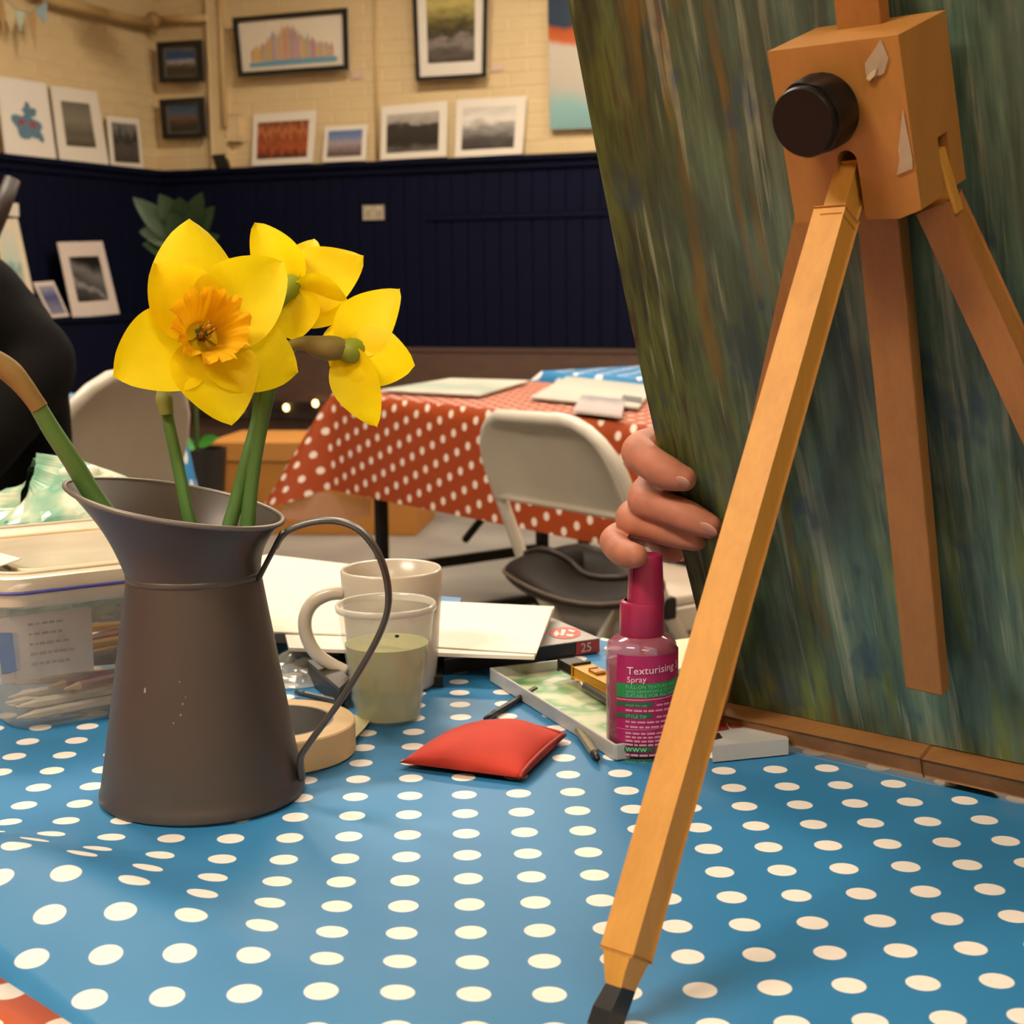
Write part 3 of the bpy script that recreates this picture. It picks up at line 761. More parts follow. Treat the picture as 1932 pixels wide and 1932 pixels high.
# ================================================================== WHITE FOLDING CHAIRS
m_white = flat('#d8cfc0', 0.35, 0, 0.04); m_white_panel = flat('#cfc4b2', 0.4, 0, 0.05, 20)
m_rubber = flat('#1b1815', 0.7)
def make_chair(label, top=0.80, panel_h=0.19, wd=0.44, round_=0.13, group='white folding chairs'):
    """local frame: seat faces +y, back on the -y side; base centre at the origin"""
    t = thing('folding_chair', label, 'chair', (0, 0, 0), 0, group)
    hw = wd / 2
    def back_pt(x, z):     # the back frame leans away from the sitter
        return Vector((x, -0.17 - 0.15 * (z - 0.43) / 0.37, z))
    # hooped frame: both posts and the curved top in one tube
    pts = []
    for x, z in ((-hw, 0.0), (-hw, 0.43), (-hw, top - round_)): pts.append((x, z))
    for a in range(1, 6): pts.append((-hw + round_ * (1 - math.cos(a * PI / 12)), top - round_ + round_ * math.sin(a * PI / 12)))
    for a in range(0, 6): pts.append((hw - round_ * (1 - math.sin(a * PI / 12)) if False else hw - round_ + round_ * math.sin(a * PI / 12), top - round_ + round_ * math.cos(a * PI / 12)))
    pts += [(hw, top - round_), (hw, 0.43), (hw, 0.0)]
    P = []
    for x, z in pts:
        p = back_pt(x, z) if z >= 0.2 else Vector((x, 0.16, z))
        if z == 0.0: p = Vector((x, 0.12, 0.012))
        P.append(tuple(p) + (0.0135,))
    bm = bm_new(); tube(bm, P, 10); obj('back_frame', bm, m_white, t, True, True)
    # panel: shallow pan with a rolled edge
    bm = bm_new()
    zt_, zb = top, top - panel_h
    def outline(k):
        hw2 = hw * k; rr = round_ * k; out = []
        zc = (zt_ + zb) / 2; hh = (zt_ - zb) / 2 * k
        for a in range(7): th_ = a * PI / 12; out.append((-hw2 + rr * (1 - math.cos(th_)), zc + hh - rr + rr * math.sin(th_)))
        for a in range(7): th_ = a * PI / 12; out.append((hw2 - rr + rr * math.sin(th_), zc + hh - rr + rr * math.cos(th_)))
        out += [(hw2, zc - hh), (0.35 * hw2, zc - hh - 0.004), (-0.35 * hw2, zc - hh - 0.004), (-hw2, zc - hh)]
        return out
    def ring(k, dy): return [bm.verts.new(back_pt(x, z) + Vector((0, dy + 0.02 * (1 - (x / hw) ** 2) - 0.01, 0))) for x, z in outline(k)]
    rings = [ring(1.0, 0.008), ring(0.985, -0.010), ring(0.93, -0.011), ring(0.86, 0.004), ring(0.5, 0.006)]
    rings2 = [ring(1.0, 0.012), ring(0.5, 0.010)]
    for a, b_ in list(zip(rings[:-1], rings[1:])) + [(rings2[0], rings[0]), (rings2[1], rings2[0])]:
        n = len(a)
        for i in range(n): bm.faces.new((a[i], a[(i + 1) % n], b_[(i + 1) % n], b_[i]))
    bm.faces.new(rings[-1]); bm.faces.new(list(reversed(rings2[1])))
    obj('back_panel', bm, m_white_panel, t, True, True, 0.9)
    bm = bm_new(); box(bm, (0, 0.03, 0.435), (wd - 0.05, 0.40, 0.022), None, 0.008); obj('seat', bm, m_white_panel, t, False, True)
    for s in (-1, 1):
        bm = bm_new(); tube(bm, [(s * (hw - .03), 0.14, 0.42, .012), (s * (hw - .03), -0.22, 0.012, .012)], 10); obj('rear_leg', bm, m_white, t, True, True)
        bm = bm_new(); box(bm, (s * (hw - .02), 0.03, 0.40), (0.012, 0.34, 0.05), None, 0.003); obj('seat_bracket', bm, m_white, t, False, True)
        bm = bm_new(); box(bm, (s * hw, -0.17, 0.435), (0.032, 0.03, 0.045), None, 0.006); obj('hinge', bm, m_rubber, t, False, True)
        for (fx, fy) in ((hw, 0.12), (hw - .03, -0.22)):
            bm = bm_new(); tube(bm, [(s * fx, fy, 0.03, .016), (s * fx, fy, 0.0, .016)], 10); obj('foot_cap', bm, m_rubber, t, True, True)
    for yy, zz in ((-0.185, 0.06), (0.108, 0.10)):
        bm = bm_new(); tube(bm, [(-hw + .03, yy, zz, .009), (hw - .03, yy, zz, .009)], 8); obj('crossbar', bm, m_white, t, True, True)
    return t
rz = math.atan2(fv.y, fv.x) - PI / 2
ch = make_chair('white metal folding chair pulled up to the far orange table, dark bag on its seat')
ch.rotation_euler = (0, 0, rz)
_q = at_y(1062, 905, 3.0)
ch.location = (_q.x + fv.x * 0.25, _q.y + fv.y * 0.25, 0)
chB = make_chair('white folding chair with a tall rounded back at the left beside the person in black', 0.90, 0.42, 0.46, 0.20)
chB.rotation_euler = (0, 0, math.radians(67))
_q = at_y(206, 800, 2.95); chB.location = (_q.x - 0.265, _q.y + 0.11, 0)
# --- dark bag on the chair seat
bgc = on_z(1100, 1134, 0.448)
bm = bm_new()
def bag_pt(a, v_):
    th_ = 2 * PI * a; prof = 0.0 if v_ >= 1 else math.sin(PI * (v_ * 0.93 + 0.07)) ** 0.55
    rx, ry = 0.19, 0.13
    x = rx * prof * math.cos(th_); y = ry * prof * math.sin(th_)
    z = 0.105 * v_ + 0.012 * math.sin(3 * th_ + 1) * prof * v_ - 0.035 * max(0, math.cos(th_ + .6)) * v_
    return bgc + fu * x + fv * y + ZUP * z
grid(bm, bag_pt, 36, 14, None, True)
bag = thing('shoulder_bag', 'slouching dark brown bag lying on the seat of the white folding chair', 'bag', bgc)
obj('bag_body', bm, flat('#1d1510', 0.6, 0, 0.2, 25, 0.3, 0.3, bdist=.004), bag, True)
bm = bm_new(); tube(bm, [tuple(bag_pt(a, 0.72 - .25 * math.sin(a * 6)) + ZUP * .004) + (.007,) for a in [0.50 + 0.5 * i / 14 for i in range(15)]], 6); obj('strap', bm, flat('#2a1e17', 0.5), bag, True)
bm = bm_new(); tube(bm, [tuple(bag_pt(a, 0.45) + ZUP * .002) + (.004,) for a in [0.5 + 0.5 * i / 14 for i in range(15)]], 6); obj('seam', bm, flat('#5b4a3e', 0.5), bag, True)

# ================================================================== FLOOR ITEMS BEHIND
# large tan box
b1 = on_z(790, 1012, 0.0); b0 = on_z(420, 985, 0.0)
m_card = flat('#b4762c', 0.65, 0, 0.08, 6); 
bu = Vector((b1.x - b0.x, b1.y - b0.y, 0)); 
bu = Vector((1, -0.12, 0)).normalized(); bv = Vector((0.12, 1, 0)).normalized()
BL = 0.92; BD = 0.52; BH = 0.40
bc = Vector((b1.x, b1.y, 0)) - bu * (BL / 2) + bv * (BD / 2)
t = thing('storage_box', 'large tan box with a lid on the floor left of the far orange table', 'box', bc)
bm = bm_new(); box(bm, bc + ZUP * (BH / 2 - .03), (BL - .03, BD - .03, BH - .06), (bu, bv, ZUP), 0.004); obj('body', bm, m_card, t)
bm = bm_new(); box(bm, bc + ZUP * (BH - .04), (BL, BD, 0.085), (bu, bv, ZUP), 0.006); obj('lid', bm, flat('#bd8038', 0.65, 0, 0.06, 6), t)
# tall pot plant by the stage
pp = at_y(372, 905, 5.9); pp = Vector((pp.x, pp.y, 0))
t = thing('potted_plant', 'tall green leafy plant in a black pot behind the daffodils', 'plant', pp)
ptz = at_y(372, 846, 5.9).z
bm = bm_new(); lathe(bm, [(0.0, 0.0), (0.085, 0.0), (0.12, ptz), (0.112, ptz), (0.105, ptz - .04), (0.0, ptz - .04)], pp, 28); obj('pot', bm, m_black, t, True, False, 0.6)
st = [(372, 860), (368, 740), (356, 600), (348, 500), (332, 420)]
SP = [at_y(px, py, 5.9) for px, py in st]
bm = bm_new(); tube(bm, [q_ for q_ in catmull([tuple(p) + (.011 - .0015 * i,) for i, p in enumerate(SP)], 5)], 8); obj('stem', bm, flat('#3b4a1e', 0.6), t, True)
m_leaf = flat('#1f340e', 0.6, 0, 0.25, 10); m_leaf_b = flat('#3f8a2a', 0.45, 0, 0.15, 10)
def leaf(bm, base, tip, width, droop=0.0, nrm=Vector((0, -1, 0)), n=10, fold=0.12):
    d = tip - base; L_ = d.length; t_ = d.normalized(); s_ = t_.cross(nrm).normalized(); nn = s_.cross(t_)
    rows = []
    for i in range(n + 1):
        f = i / n; w_ = width * (math.sin(PI * f ** 0.85) ** 0.8) * 0.5 + 1e-4
        c = base + d * f - ZUP * (droop * L_ * f * f)
        rows.append([bm.verts.new(c + s_ * (w_ * k) + nn * (fold * w_ * abs(k))) for k in (-1, -.5, 0, .5, 1)])
    for a, b_ in zip(rows[:-1], rows[1:]):
        for k in range(4): bm.faces.new((a[k], a[k + 1], b_[k + 1], b_[k]))
for (b0_, t0_, w_, dz, m_) in (((346, 462), (250, 372), .10, 0, m_leaf), ((346, 455), (262, 428), .11, .1, m_leaf), ((344, 440), (300, 366), .10, 0, m_leaf), ((345, 430), (338, 368), .09, .05, m_leaf),
                            ((350, 470), (405, 388), .09, 0, m_leaf), ((350, 450), (382, 362), .09, 0, m_leaf), ((350, 478), (414, 436), .09, .1, m_leaf), ((345, 480), (268, 452), .09, .1, m_leaf), ((348, 462), (318, 400), .10, 0, m_leaf),
                            ((352, 470), (372, 412), .10, 0, m_leaf), ((372, 838), (412, 826), .055, 0, m_leaf_b), ((372, 842), (330, 832), .055, 0, m_leaf_b)):
    bm = bm_new(); yb = 5.9; leaf(bm, at_y(*b0_, yb), at_y(*t0_, yb - 0.06), w_, dz, Vector((0.1, -.8, .5)).normalized())
    obj('leaf', bm, m_, t, True)
# fairy lights along the stage rail
sp_ = room(0, 0.60)
def stg(px, py): return on_plane(px, py, sp_, e2)
t = thing('fairy_lights', 'string of tiny warm fairy lights along the dark stage rail', 'fairy lights', stg(450, 768))
bm = bm_new(); tube(bm, [tuple(stg(px, py)) + (.004,) for px, py in ((322, 772), (347, 766), (400, 774), (470, 772), (541, 769), (575, 768), (596, 758), (640, 766))], 6); obj('wire', bm, flat('#1d1712', 0.6), t)
mg, ntg, bg = new_mat('warm_bulb'); bg.inputs['Base Color'].default_value = lin('#ffd98a')
ntg.links.new(ramp(ntg, ((0, '#ffcf7a'), (1, '#ffe3a4')), noise_n(ntg, coords(ntg), 20)), bg.inputs['Emission Color']); bg.inputs['Emission Strength'].default_value = 5.0
for px, py in ((347, 767), (541, 769), (596, 761), (452, 773), (640, 768)):
    bm = bm_new(); ellipsoid(bm, stg(px, py) + e2 * .006, (.017, .017, .020), None, 12, 8); obj('bulb', bm, mg, t, True)

# ================================================================== PERSON IN BLACK AT THE LEFT
m_jacket = flat('#0b0806', 0.9, 0, 0.25, 20, 0.25, 0.1, bdist=.006)
PY = 2.30
def pb(px, py, dy=0.0): return at_y(px, py, PY + dy)
pr = thing('person', 'person in a black jacket seated at the left edge, elbow bent, mostly out of frame', 'person', (pb(-230, 700).x, PY + .1, 0))
hip = Vector((pb(-250, 900).x, PY + 0.12, 0.50)); chest = Vector((pb(-200, 640).x, PY + .08, 0.92)); neck = Vector((pb(-215, 430).x, PY + .05, 1.16))
def cp(v_, r): return tuple(v_) + (r,)
bm = bm_new()
tube(bm, capsule_path([cp(hip, .17), cp(hip.lerp(chest, .5), .155), cp(chest, .165), cp(chest.lerp(neck, .6), .125), cp(neck, .06)], 5), 20)
sh = Vector((pb(-75, 575).x, PY + .02, pb(-75, 575).z)); el = Vector((pb(88, 690).x, PY - .03, pb(88, 690).z)); wr = Vector((pb(20, 850).x, PY - .22, 0.80))
tube(bm, capsule_path([cp(chest.lerp(neck, .45), .11), cp(sh, .092), cp(sh.lerp(el, .5), .070), cp(el, .056), cp(el.lerp(wr, .55), .052), cp(wr, .042)], 6), 18)
sh2 = Vector((pb(-330, 560).x, PY + .14, sh.z)); el2 = Vector((pb(-400, 740).x, PY - .02, .86)); wr2 = Vector((pb(-230, 800).x, PY - .26, .80))
tube(bm, capsule_path([cp(chest.lerp(neck, .45), .10), cp(sh2, .085), cp(sh2.lerp(el2, .5), .066), cp(el2, .054), cp(wr2, .040)], 6), 18)
# hanging side of the open jacket, below the bent arm
tube(bm, capsule_path([cp(Vector((pb(-10, 640).x, PY + .03, pb(-10, 640).z)), .085), cp(Vector((pb(10, 760).x, PY + .04, pb(10, 760).z)), .085), cp(Vector((pb(15, 900).x, PY + .05, pb(15, 900).z)), .085)], 5), 18)
for s in (-1, 1):
    kx = hip.x + 0.11 * s
    tube(bm, capsule_path([cp(Vector((hip.x + .09 * s, hip.y, .52)), .10), cp(Vector((kx, hip.y - .22, .54)), .085), cp(Vector((kx, hip.y - .43, .50)), .068), cp(Vector((kx, hip.y - .45, .28)), .058), cp(Vector((kx, hip.y - .44, .07)), .045), cp(Vector((kx, hip.y - .60, .045)), .040)], 5), 16)
body = obj('clothed_body', bm, m_jacket, pr); fuse(body, 0.012, 10)
m_skin = flat('#c98a6b', 0.5, 0, 0.12, 60, 0.1, sss=0.12)
m_hair = flat('#2b1d14', 0.6, 0, 0.3, 60, 0.2)
hd = neck + Vector((-.02, -.02, .15))
bm = bm_new(); ellipsoid(bm, hd, (.078, .098, .118)); tube(bm, capsule_path([cp(neck - ZUP * .02, .055), cp(hd - ZUP * .05, .055)], 4), 14)
ellipsoid(bm, hd + Vector((0, -.095, -.01)), (.014, .022, .024)); ellipsoid(bm, hd + Vector((0, -.085, -.055)), (.028, .016, .010))
for s in (-1, 1): ellipsoid(bm, hd + Vector((.077 * s, .0, -.005)), (.012, .022, .032))
head = obj('head', bm, m_skin, pr); fuse(head, 0.007, 4)
bm = bm_new(); ellipsoid(bm, hd + Vector((0, .022, .030)), (.090, .100, .108)); ellipsoid(bm, hd + Vector((0, .06, -.03)), (.080, .065, .10))
hair = obj('hair', bm, m_hair, pr); fuse(hair, 0.008, 4)
for s in (-1, 1):
    bm = bm_new(); ellipsoid(bm, hd + Vector((.03 * s, -.088, .012)), (.012, .008, .008)); obj('eye', bm, m_black, pr, True)
for w_, e_ in ((wr, el), (wr2, el2)):
    d = (w_ - e_).normalized(); bm = bm_new(); h0 = w_ + d * .04
    tube(bm, capsule_path([cp(w_, .028), cp(w_ + d * .05, .036), cp(w_ + d * .09, .034)], 4), 14)
    sx = d.cross(ZUP).normalized()
    for k, ln in enumerate((.065, .075, .07, .055)):
        o_ = w_ + d * .10 + sx * (.020 * (k - 1.5))
        tube(bm, capsule_path([cp(o_, .009), cp(o_ + d * ln * .6 - ZUP * .008, .0085), cp(o_ + d * ln - ZUP * .03, .0075)], 4), 10)
    tube(bm, capsule_path([cp(w_ + d * .03 + sx * .03, .011), cp(w_ + d * .06 + sx * .055, .010), cp(w_ + d * .095 + sx * .06, .009)], 4), 10)
    hn = obj('hand', bm, m_skin, pr); fuse(hn, 0.003, 4)
# chair under that person (plain stool, hidden but holding them up)
bm = bm_new(); lathe(bm, [(0, .40), (.17, .40), (.175, .385), (.17, .37), (0, .37)], (hip.x, hip.y, 0), 28)
t = thing('stool', 'dark stool under the person in black at the left edge', 'stool', (hip.x, hip.y, 0)); obj('seat', bm, m_black, t, True, False, .6)
for k in range(4):
    a = PI / 4 + k * PI / 2; bm = bm_new(); tube(bm, [(hip.x + .12 * math.cos(a), hip.y + .12 * math.sin(a), .37, .014), (hip.x + .19 * math.cos(a), hip.y + .19 * math.sin(a), 0, .012)], 8); obj('leg', bm, m_black, t, True)
# brown post showing at the left edge
bm = bm_new(); tube(bm, [tuple(at_y(24, 338, 2.9)) + (.016,), tuple(at_y(-2, 402, 2.88)) + (.018,), tuple(at_y(-55, 530, 2.85)) + (.018,), tuple(at_y(-150, 760, 2.8)) + (.018,), (at_y(-330, 1180, 2.7).x, 2.7, 0.0, .018)], 10)
tag(obj('wooden_post', bm, wood('dark_post', '#22140c', '#2e1c12', 'Z', 6), smooth=True), 'dark brown post rising behind the person at the left edge', 'post')

# ================================================================== ZINC JUG
JY = 0.92
_n = at_y(366, 1082, JY); JX = _n.x; JN = _n.z
JC = Vector((JX, JY, TZ + 0.003)); jb = JC.z
_l = at_y(380, 1420, JY).z; rn = 254 / 2 * JY / FPX; rl = 370 / 2 * JY / FPX
rb = rn + (rl - rn) * (JN - jb) / (JN - _l)
m_zinc = flat('#4f4640', 0.42, 0.2, 0.10, 18)
jug = thing('metal_jug', 'grey zinc jug with a flared pouring lip and thin strap handle holding daffodils', 'jug', JC)
zr_mid = CZ - 0.131
def rim(a, k=1.0):
    x = 0.0653 * math.cos(a); y = 0.066 * math.sin(a) * (1 - 0.22 * max(0, -math.cos(a)) ** 3)
    X = JX - 0.0100 + x
    return Vector((X, JY + y, zr_mid - 0.202 * (x - 0.0)))
def flare(a, f, shrink=0.0):
    lo = Vector((JX + (rn - shrink) * math.cos(a), JY + (rn - shrink) * math.sin(a), JN))
    hi = rim(a); ctr = Vector((JX - .01, JY, hi.z)); hi = hi + (ctr - hi).normalized() * shrink
    p = lo.lerp(hi, f); bend = -0.10 * math.sin(PI * f) * rn
    rad = Vector((math.cos(a), math.sin(a), 0))
    return p + rad * bend
SEG = 64
bm = bm_new()
prof = [(0.0, 0.0), (rb - .002, 0.0), (rb, .002), (rb - .0002, .006), (rb - .0012, .008)]
for i in range(1, 11):
    f = i / 10; prof.append((rb + (rn - rb) * f, (JN - jb) * f))
lathe(bm, prof, JC, SEG); obj('body', bm, m_zinc, jug, True, False, 0.7)
bm = bm_new(); lathe(bm, [(rn - .001, -0.003), (rn + .0007, -0.0022), (rn + .0008, 0.0012), (rn - .001, 0.0025)], (JX, JY, JN), SEG); obj('neck_band', bm, flat('#574e47', 0.4, 0.25, 0.15, 40), jug, True)
bm = bm_new(); grid(bm, lambda u_, v_: flare(2 * PI * u_, v_), SEG, 10, None, True); grid(bm, lambda u_, v_: flare(2 * PI * u_, 1 - v_, 0.0012), SEG, 10, None, True)
obj('flared_lip', bm, m_zinc, jug, True)
bm = bm_new()
ring_pts = [tuple(rim(2 * PI * i / SEG)) + (.0016,) for i in range(SEG + 1)]
tube(bm, ring_pts, 8, False); obj('rim_bead', bm, flat('#7a7169', 0.4, 0.3), jug, True)
bm = bm_new(); lathe(bm, [(0.0, 0.004), (rb - .004, 0.004)] + [((rb + (rn - rb) * f / 10) - .0016, (JN - jb) * f / 10) for f in range(1, 11)], JC, SEG); obj('inner_wall', bm, m_zinc, jug, True)
hp = [(520, 1032, 0), (530, 1014, 0), (549, 998, 0), (580, 987, 0), (612, 982, 0), (646, 985, 0), (680, 1001, 0), (710, 1038, 0), (728, 1085, 0), (733, 1137, 0), (722, 1182, 0), (694, 1238, 0), (642, 1322, 0), (582, 1404, 0), (567, 1432, 0), (570, 1470, 0)]
HP = [tuple(at_y(x, y, JY - 0.004 - 0.004 * i / 14)) + (.0058,) for i, (x, y, _) in enumerate(hp)]
bm = bm_new(); tube(bm, catmull(HP, 5), 12, True, 0.36, (0, 1, 0)); obj('handle', bm, flat('#56504b', 0.35, 0.4), jug, True)
HS = [at_y(x, y, JY - .012) for x, y in ((534, 1003), (520, 1030), (503, 1062), (488, 1092))]
bm = bm_new(); tube(bm, catmull([tuple(p) + (.0056,) for p in HS], 4), 10, True, 0.3, (0, 1, 0)); obj('handle_strap', bm, flat('#2b2724', 0.4, 0.3), jug, True)
# pale scuffs on the body
bm = bm_new()
for px, py, w_, h_ in ((293, 1310, 5, 12), (364, 1290, 3, 3), (370, 1330, 3, 5), (366, 1350, 3, 6), (352, 1365, 3, 4), (376, 1318, 2, 3)):
    z_ = at_y(px, py, JY - .055).z; f = (z_ - jb) / (JN - jb); R_ = rb + (rn - rb) * f; dx = (px - 366) * (JY - .05) / FPX
    yy = JY - math.sqrt(max(0, R_ * R_ - dx * dx)) - .0003
    c = Vector((JX + dx, yy, z_)); s = (JY - .06) / FPX
    bm.faces.new([bm.verts.new(c + Vector((w_ * s * a, 0.0, h_ * s * b_))) for a, b_ in ((-.5, -.3), (0, -.5), (.5, -.2), (.3, .5), (-.2, .4))])
obj('scuff', bm, flat('#a59c90', 0.5), jug)['kind'] = 'stuff'

# ================================================================== DAFFODILS
def petal_mat(name, c1, c2, c3=None):
    m, nt, b = new_mat(name)
    v = coords(nt, 'Object'); nz = noise_n(nt, v, 35, 4)
    col = ramp(nt, ((0.3, c1), (0.7, c2)), nz)
    nt.links.new(col, b.inputs['Base Color']); b.inputs['Roughness'].default_value = 0.55
    b.inputs['Specular IOR Level'].default_value = 0.25
    tr = N(nt, 'ShaderNodeBsdfTranslucent'); nt.links.new(col, tr.inputs[0])
    mx = N(nt, 'ShaderNodeMixShader'); mx.inputs[0].default_value = 0.42
    nt.links.new(b.outputs[0], mx.inputs[1]); nt.links.new(tr.outputs[0], mx.inputs[2])
    nt.links.new(mx.outputs[0], nt.nodes['Material Output'].inputs[0])
    return m
m_pet = petal_mat('yellow_petal', '#fcdc00', '#ffea14')
m_cor = petal_mat('orange_corona', '#fdbe08', '#ffca1c')
m_stem = flat('#4f7434', 0.45, 0, 0.18, 30); m_stem_d = flat('#3f5a2a', 0.5, 0, 0.2, 30)
m_papery = flat('#8a6c35', 0.75, 0, 0.3, 40, 0.4, bdist=.002)
m_greenbase = flat('#8a9426', 0.5, 0, 0.2, 40)
def petal(bm, base, tip, width, nrm, cup=0.10, curl=0.0, wave=0.0, seed=0, belly=0.78, n=14, m_=6, tipw=0.05):
    d = tip - base; L_ = d.length; t_ = d.normalized()
    s_ = t_.cross(nrm).normalized(); nn = s_.cross(t_).normalized()
    if nn.dot(nrm) < 0: nn = -nn
    rows = []
    for i in range(n + 1):
        f = i / n
        w_ = width * 0.5 * max(0.10 * (1 - f), max(0.0, math.sin(PI * (0.02 + 0.98 * f) ** (belly - 0.10))) ** 0.66)
        if f > 0.93: w_ = max(w_ * 0.9, width * tipw * (1 - f) / 0.07)
        c = base + d * f + nn * (curl * L_ * (f * f) + 0.05 * L_ * math.sin(PI * f))
        row = []
        for k in range(-m_ // 2, m_ // 2 + 1):
            x = k / (m_ / 2)
            off = cup * w_ * (x * x) - 0.045 * width * (1 - abs(x)) * (1 - f) * 1.0
            off += wave * width * math.sin(6 * f + seed + 2 * x) * abs(x)
            row.append(bm.verts.new(c + s_ * (w_ * x) + nn * off))
        rows.append(row)
    for a, b_ in zip(rows[:-1], rows[1:]):
        for k in range(len(a) - 1): bm.faces.new((a[k], a[k + 1], b_[k + 1], b_[k]))
def trumpet(bm, throat, axis, length, r0, r1, ruff=0.10, seed=0, n=72, m_=14, frill=9):
    a = axis.normalized(); x_ = a.orthogonal().normalized(); y_ = a.cross(x_)
    def fn(u_, v_):
        th_ = 2 * PI * u_; f = v_
        r = r0 + (r1 - r0) * (0.55 * f + 0.45 * f ** 3)
        wob = ruff * r1 * f ** 3 * (math.sin(frill * th_ + seed) + 0.55 * math.sin(2.3 * frill * th_ + 1.3 * seed) + 0.35 * math.sin(3.7 * frill * th_))
        lng = length * f + 0.10 * length * f ** 4 * math.sin(frill * 1.4 * th_ + seed * 2)
        return throat + a * lng + (x_ * math.cos(th_) + y_ * math.sin(th_)) * (r + wob)
    grid(bm, fn, n, m_, None, True)
def stem_tube(pts, mat, parent, r_=None, name='stem', flatten=0.8):
    bm = bm_new(); tube(bm, catmull(pts, 6), 12, True, flatten); return obj(name, bm, mat, parent, True)
def S(px, py, y, r): return tuple(at_y(px, py, y)) + (r,)
# --- flower facing the camera
th = at_y(381, 634, .886); mo = at_y(402, 608, .862); ax = (mo - th).normalized()
dA = thing('daffodil', 'large yellow daffodil facing the camera with a frilled orange trumpet', 'flower', JC)
def tipA(px, py, back): return on_plane(px, py, th, ax) - ax * back
for (px, py, w_, back, cup, curl, wv) in ((360, 408, .0445, .004, -.25, .00, .02), (528, 500, .040, -.006, .30, .03, .03), (563, 702, .0435, .002, .12, .00, .03),
                                  (434, 806, .0405, -.002, .16, .02, .02), (214, 706, .0415, .002, .14, .00, .03), (286, 500, .036, -.004, .45, .03, .04)):
    bm = bm_new(); tp = tipA(px, py, back); ctr = th - ax * 0.002
    petal(bm, ctr + (tp - ctr) * 0.03, tp, w_ * 1.26, ax, cup, curl, wv, px, n=18, m_=8)
    obj('petal', bm, m_pet, dA, True)
bm = bm_new(); trumpet(bm, th - ax * .012, ax, .036, .0060, .0222, .075, 1.0, 160, 18, 10); obj('trumpet', bm, m_cor, dA, True)
bm = bm_new(); tube(bm, catmull([tuple(th - ax * .002) + (.0012,), tuple(th + ax * .012 - Vector((.001, 0, 0))) + (.001,), tuple(th + ax * .020) + (.0016,)], 4), 8); obj('style', bm, flat('#c98a10', 0.6), dA, True)
for k in range(5):
    a = k * 2 * PI / 5; o_ = Vector((math.cos(a), 0, math.sin(a))) * .0032
    bm = bm_new(); tube(bm, [tuple(th + o_) + (.0007,), tuple(th + o_ * 1.2 + ax * .010) + (.0007,), tuple(th + o_ * 1.3 + ax * .0145) + (.0011,)], 6); obj('stamen', bm, flat('#b87408', 0.6), dA, True)
bm = bm_new(); ellipsoid(bm, th - ax * .011, (.006, .003, .006)); obj('throat', bm, flat('#8a8a1a', 0.6), dA, True)
stem_tube([tuple(th - ax * .004) + (.006,), S(368, 628, .905, .005), S(345, 640, .925, .0042), S(322, 690, .93, .0040), S(311, 748, .928, .0040), S(318, 795, .925, .0042), S(336, 880, .922, .0044), S(352, 960, .918, .0046), S(362, 1010, .916, .0048), S(376, 1160, .905, .0048), S(398, 1440, .89, .0048)], m_stem, dA)
stem_tube([S(304, 735, .922, .0030), S(309, 750, .921, .0052), S(313, 772, .921, .0046), S(315, 782, .921, .0043)], flat('#7f8340', 0.7, 0, .3), dA, name='spathe')
# --- the one behind it, seen from the back
cB = at_y(537, 553, .945); axB = Vector((0.30, 0.95, 0.10)).normalized()
dB = thing('daffodil', 'yellow daffodil turned away behind the large one, upper right', 'flower', JC)
def tipB(px, py, y): return at_y(px, py, y)
for (px, py, y, w_, nb_, cup) in ((481, 420, .955, .026, (.3, -1, 0), .3), (592, 453, .985, .020, (0, -1, .3), .3), (686, 484, .965, .036, (-.1, -1, .35), -.2), (664, 592, .958, .030, (-.2, -1, -.2), .2), (556, 643, .948, .030, (0, -1, -.1), .3), (520, 470, .99, .022, (0, -1, 0), .3)):
    bm = bm_new(); petal(bm, cB + Vector((.004, .004, .002)), tipB(px, py, y), w_ * 1.2, Vector(nb_).normalized(), cup, 0.02, .04, px); obj('petal', bm, m_pet, dB, True)
bm = bm_new(); trumpet(bm, cB + axB * .012, axB,   .026, .010, .017, .06, 2.0, 60, 10, 8); obj('trumpet', bm, m_cor, dB, True)
bm = bm_new(); tube(bm, catmull([tuple(at_y(514, 588, .938)) + (.0040,), tuple(at_y(524, 570, .941)) + (.0050,), tuple(cB) + (.0062,), tuple(cB + axB * .012 + ZUP * .004) + (.009,)], 5), 12); obj('flower_base', bm, m_greenbase, dB, True)
stem_tube([S(517, 584, .938, .004), S(502, 606, .938, .0042), S(496, 650, .940, .0040), S(492, 720, .938, .0040), S(486, 790, .936, .0042), S(468, 860, .93, .0043), S(445, 950, .925, .0046), S(428, 1020, .92, .0048), S(410, 1200, .91, .0048), S(400, 1460, .90, .0048)], m_stem, dB)
stem_tube([S(512, 590, .936, .0042), S(503, 604, .936, .0050), S(497, 622, .936, .0036)], flat('#5f5226', 0.7, 0, .3), dB, name='spathe')
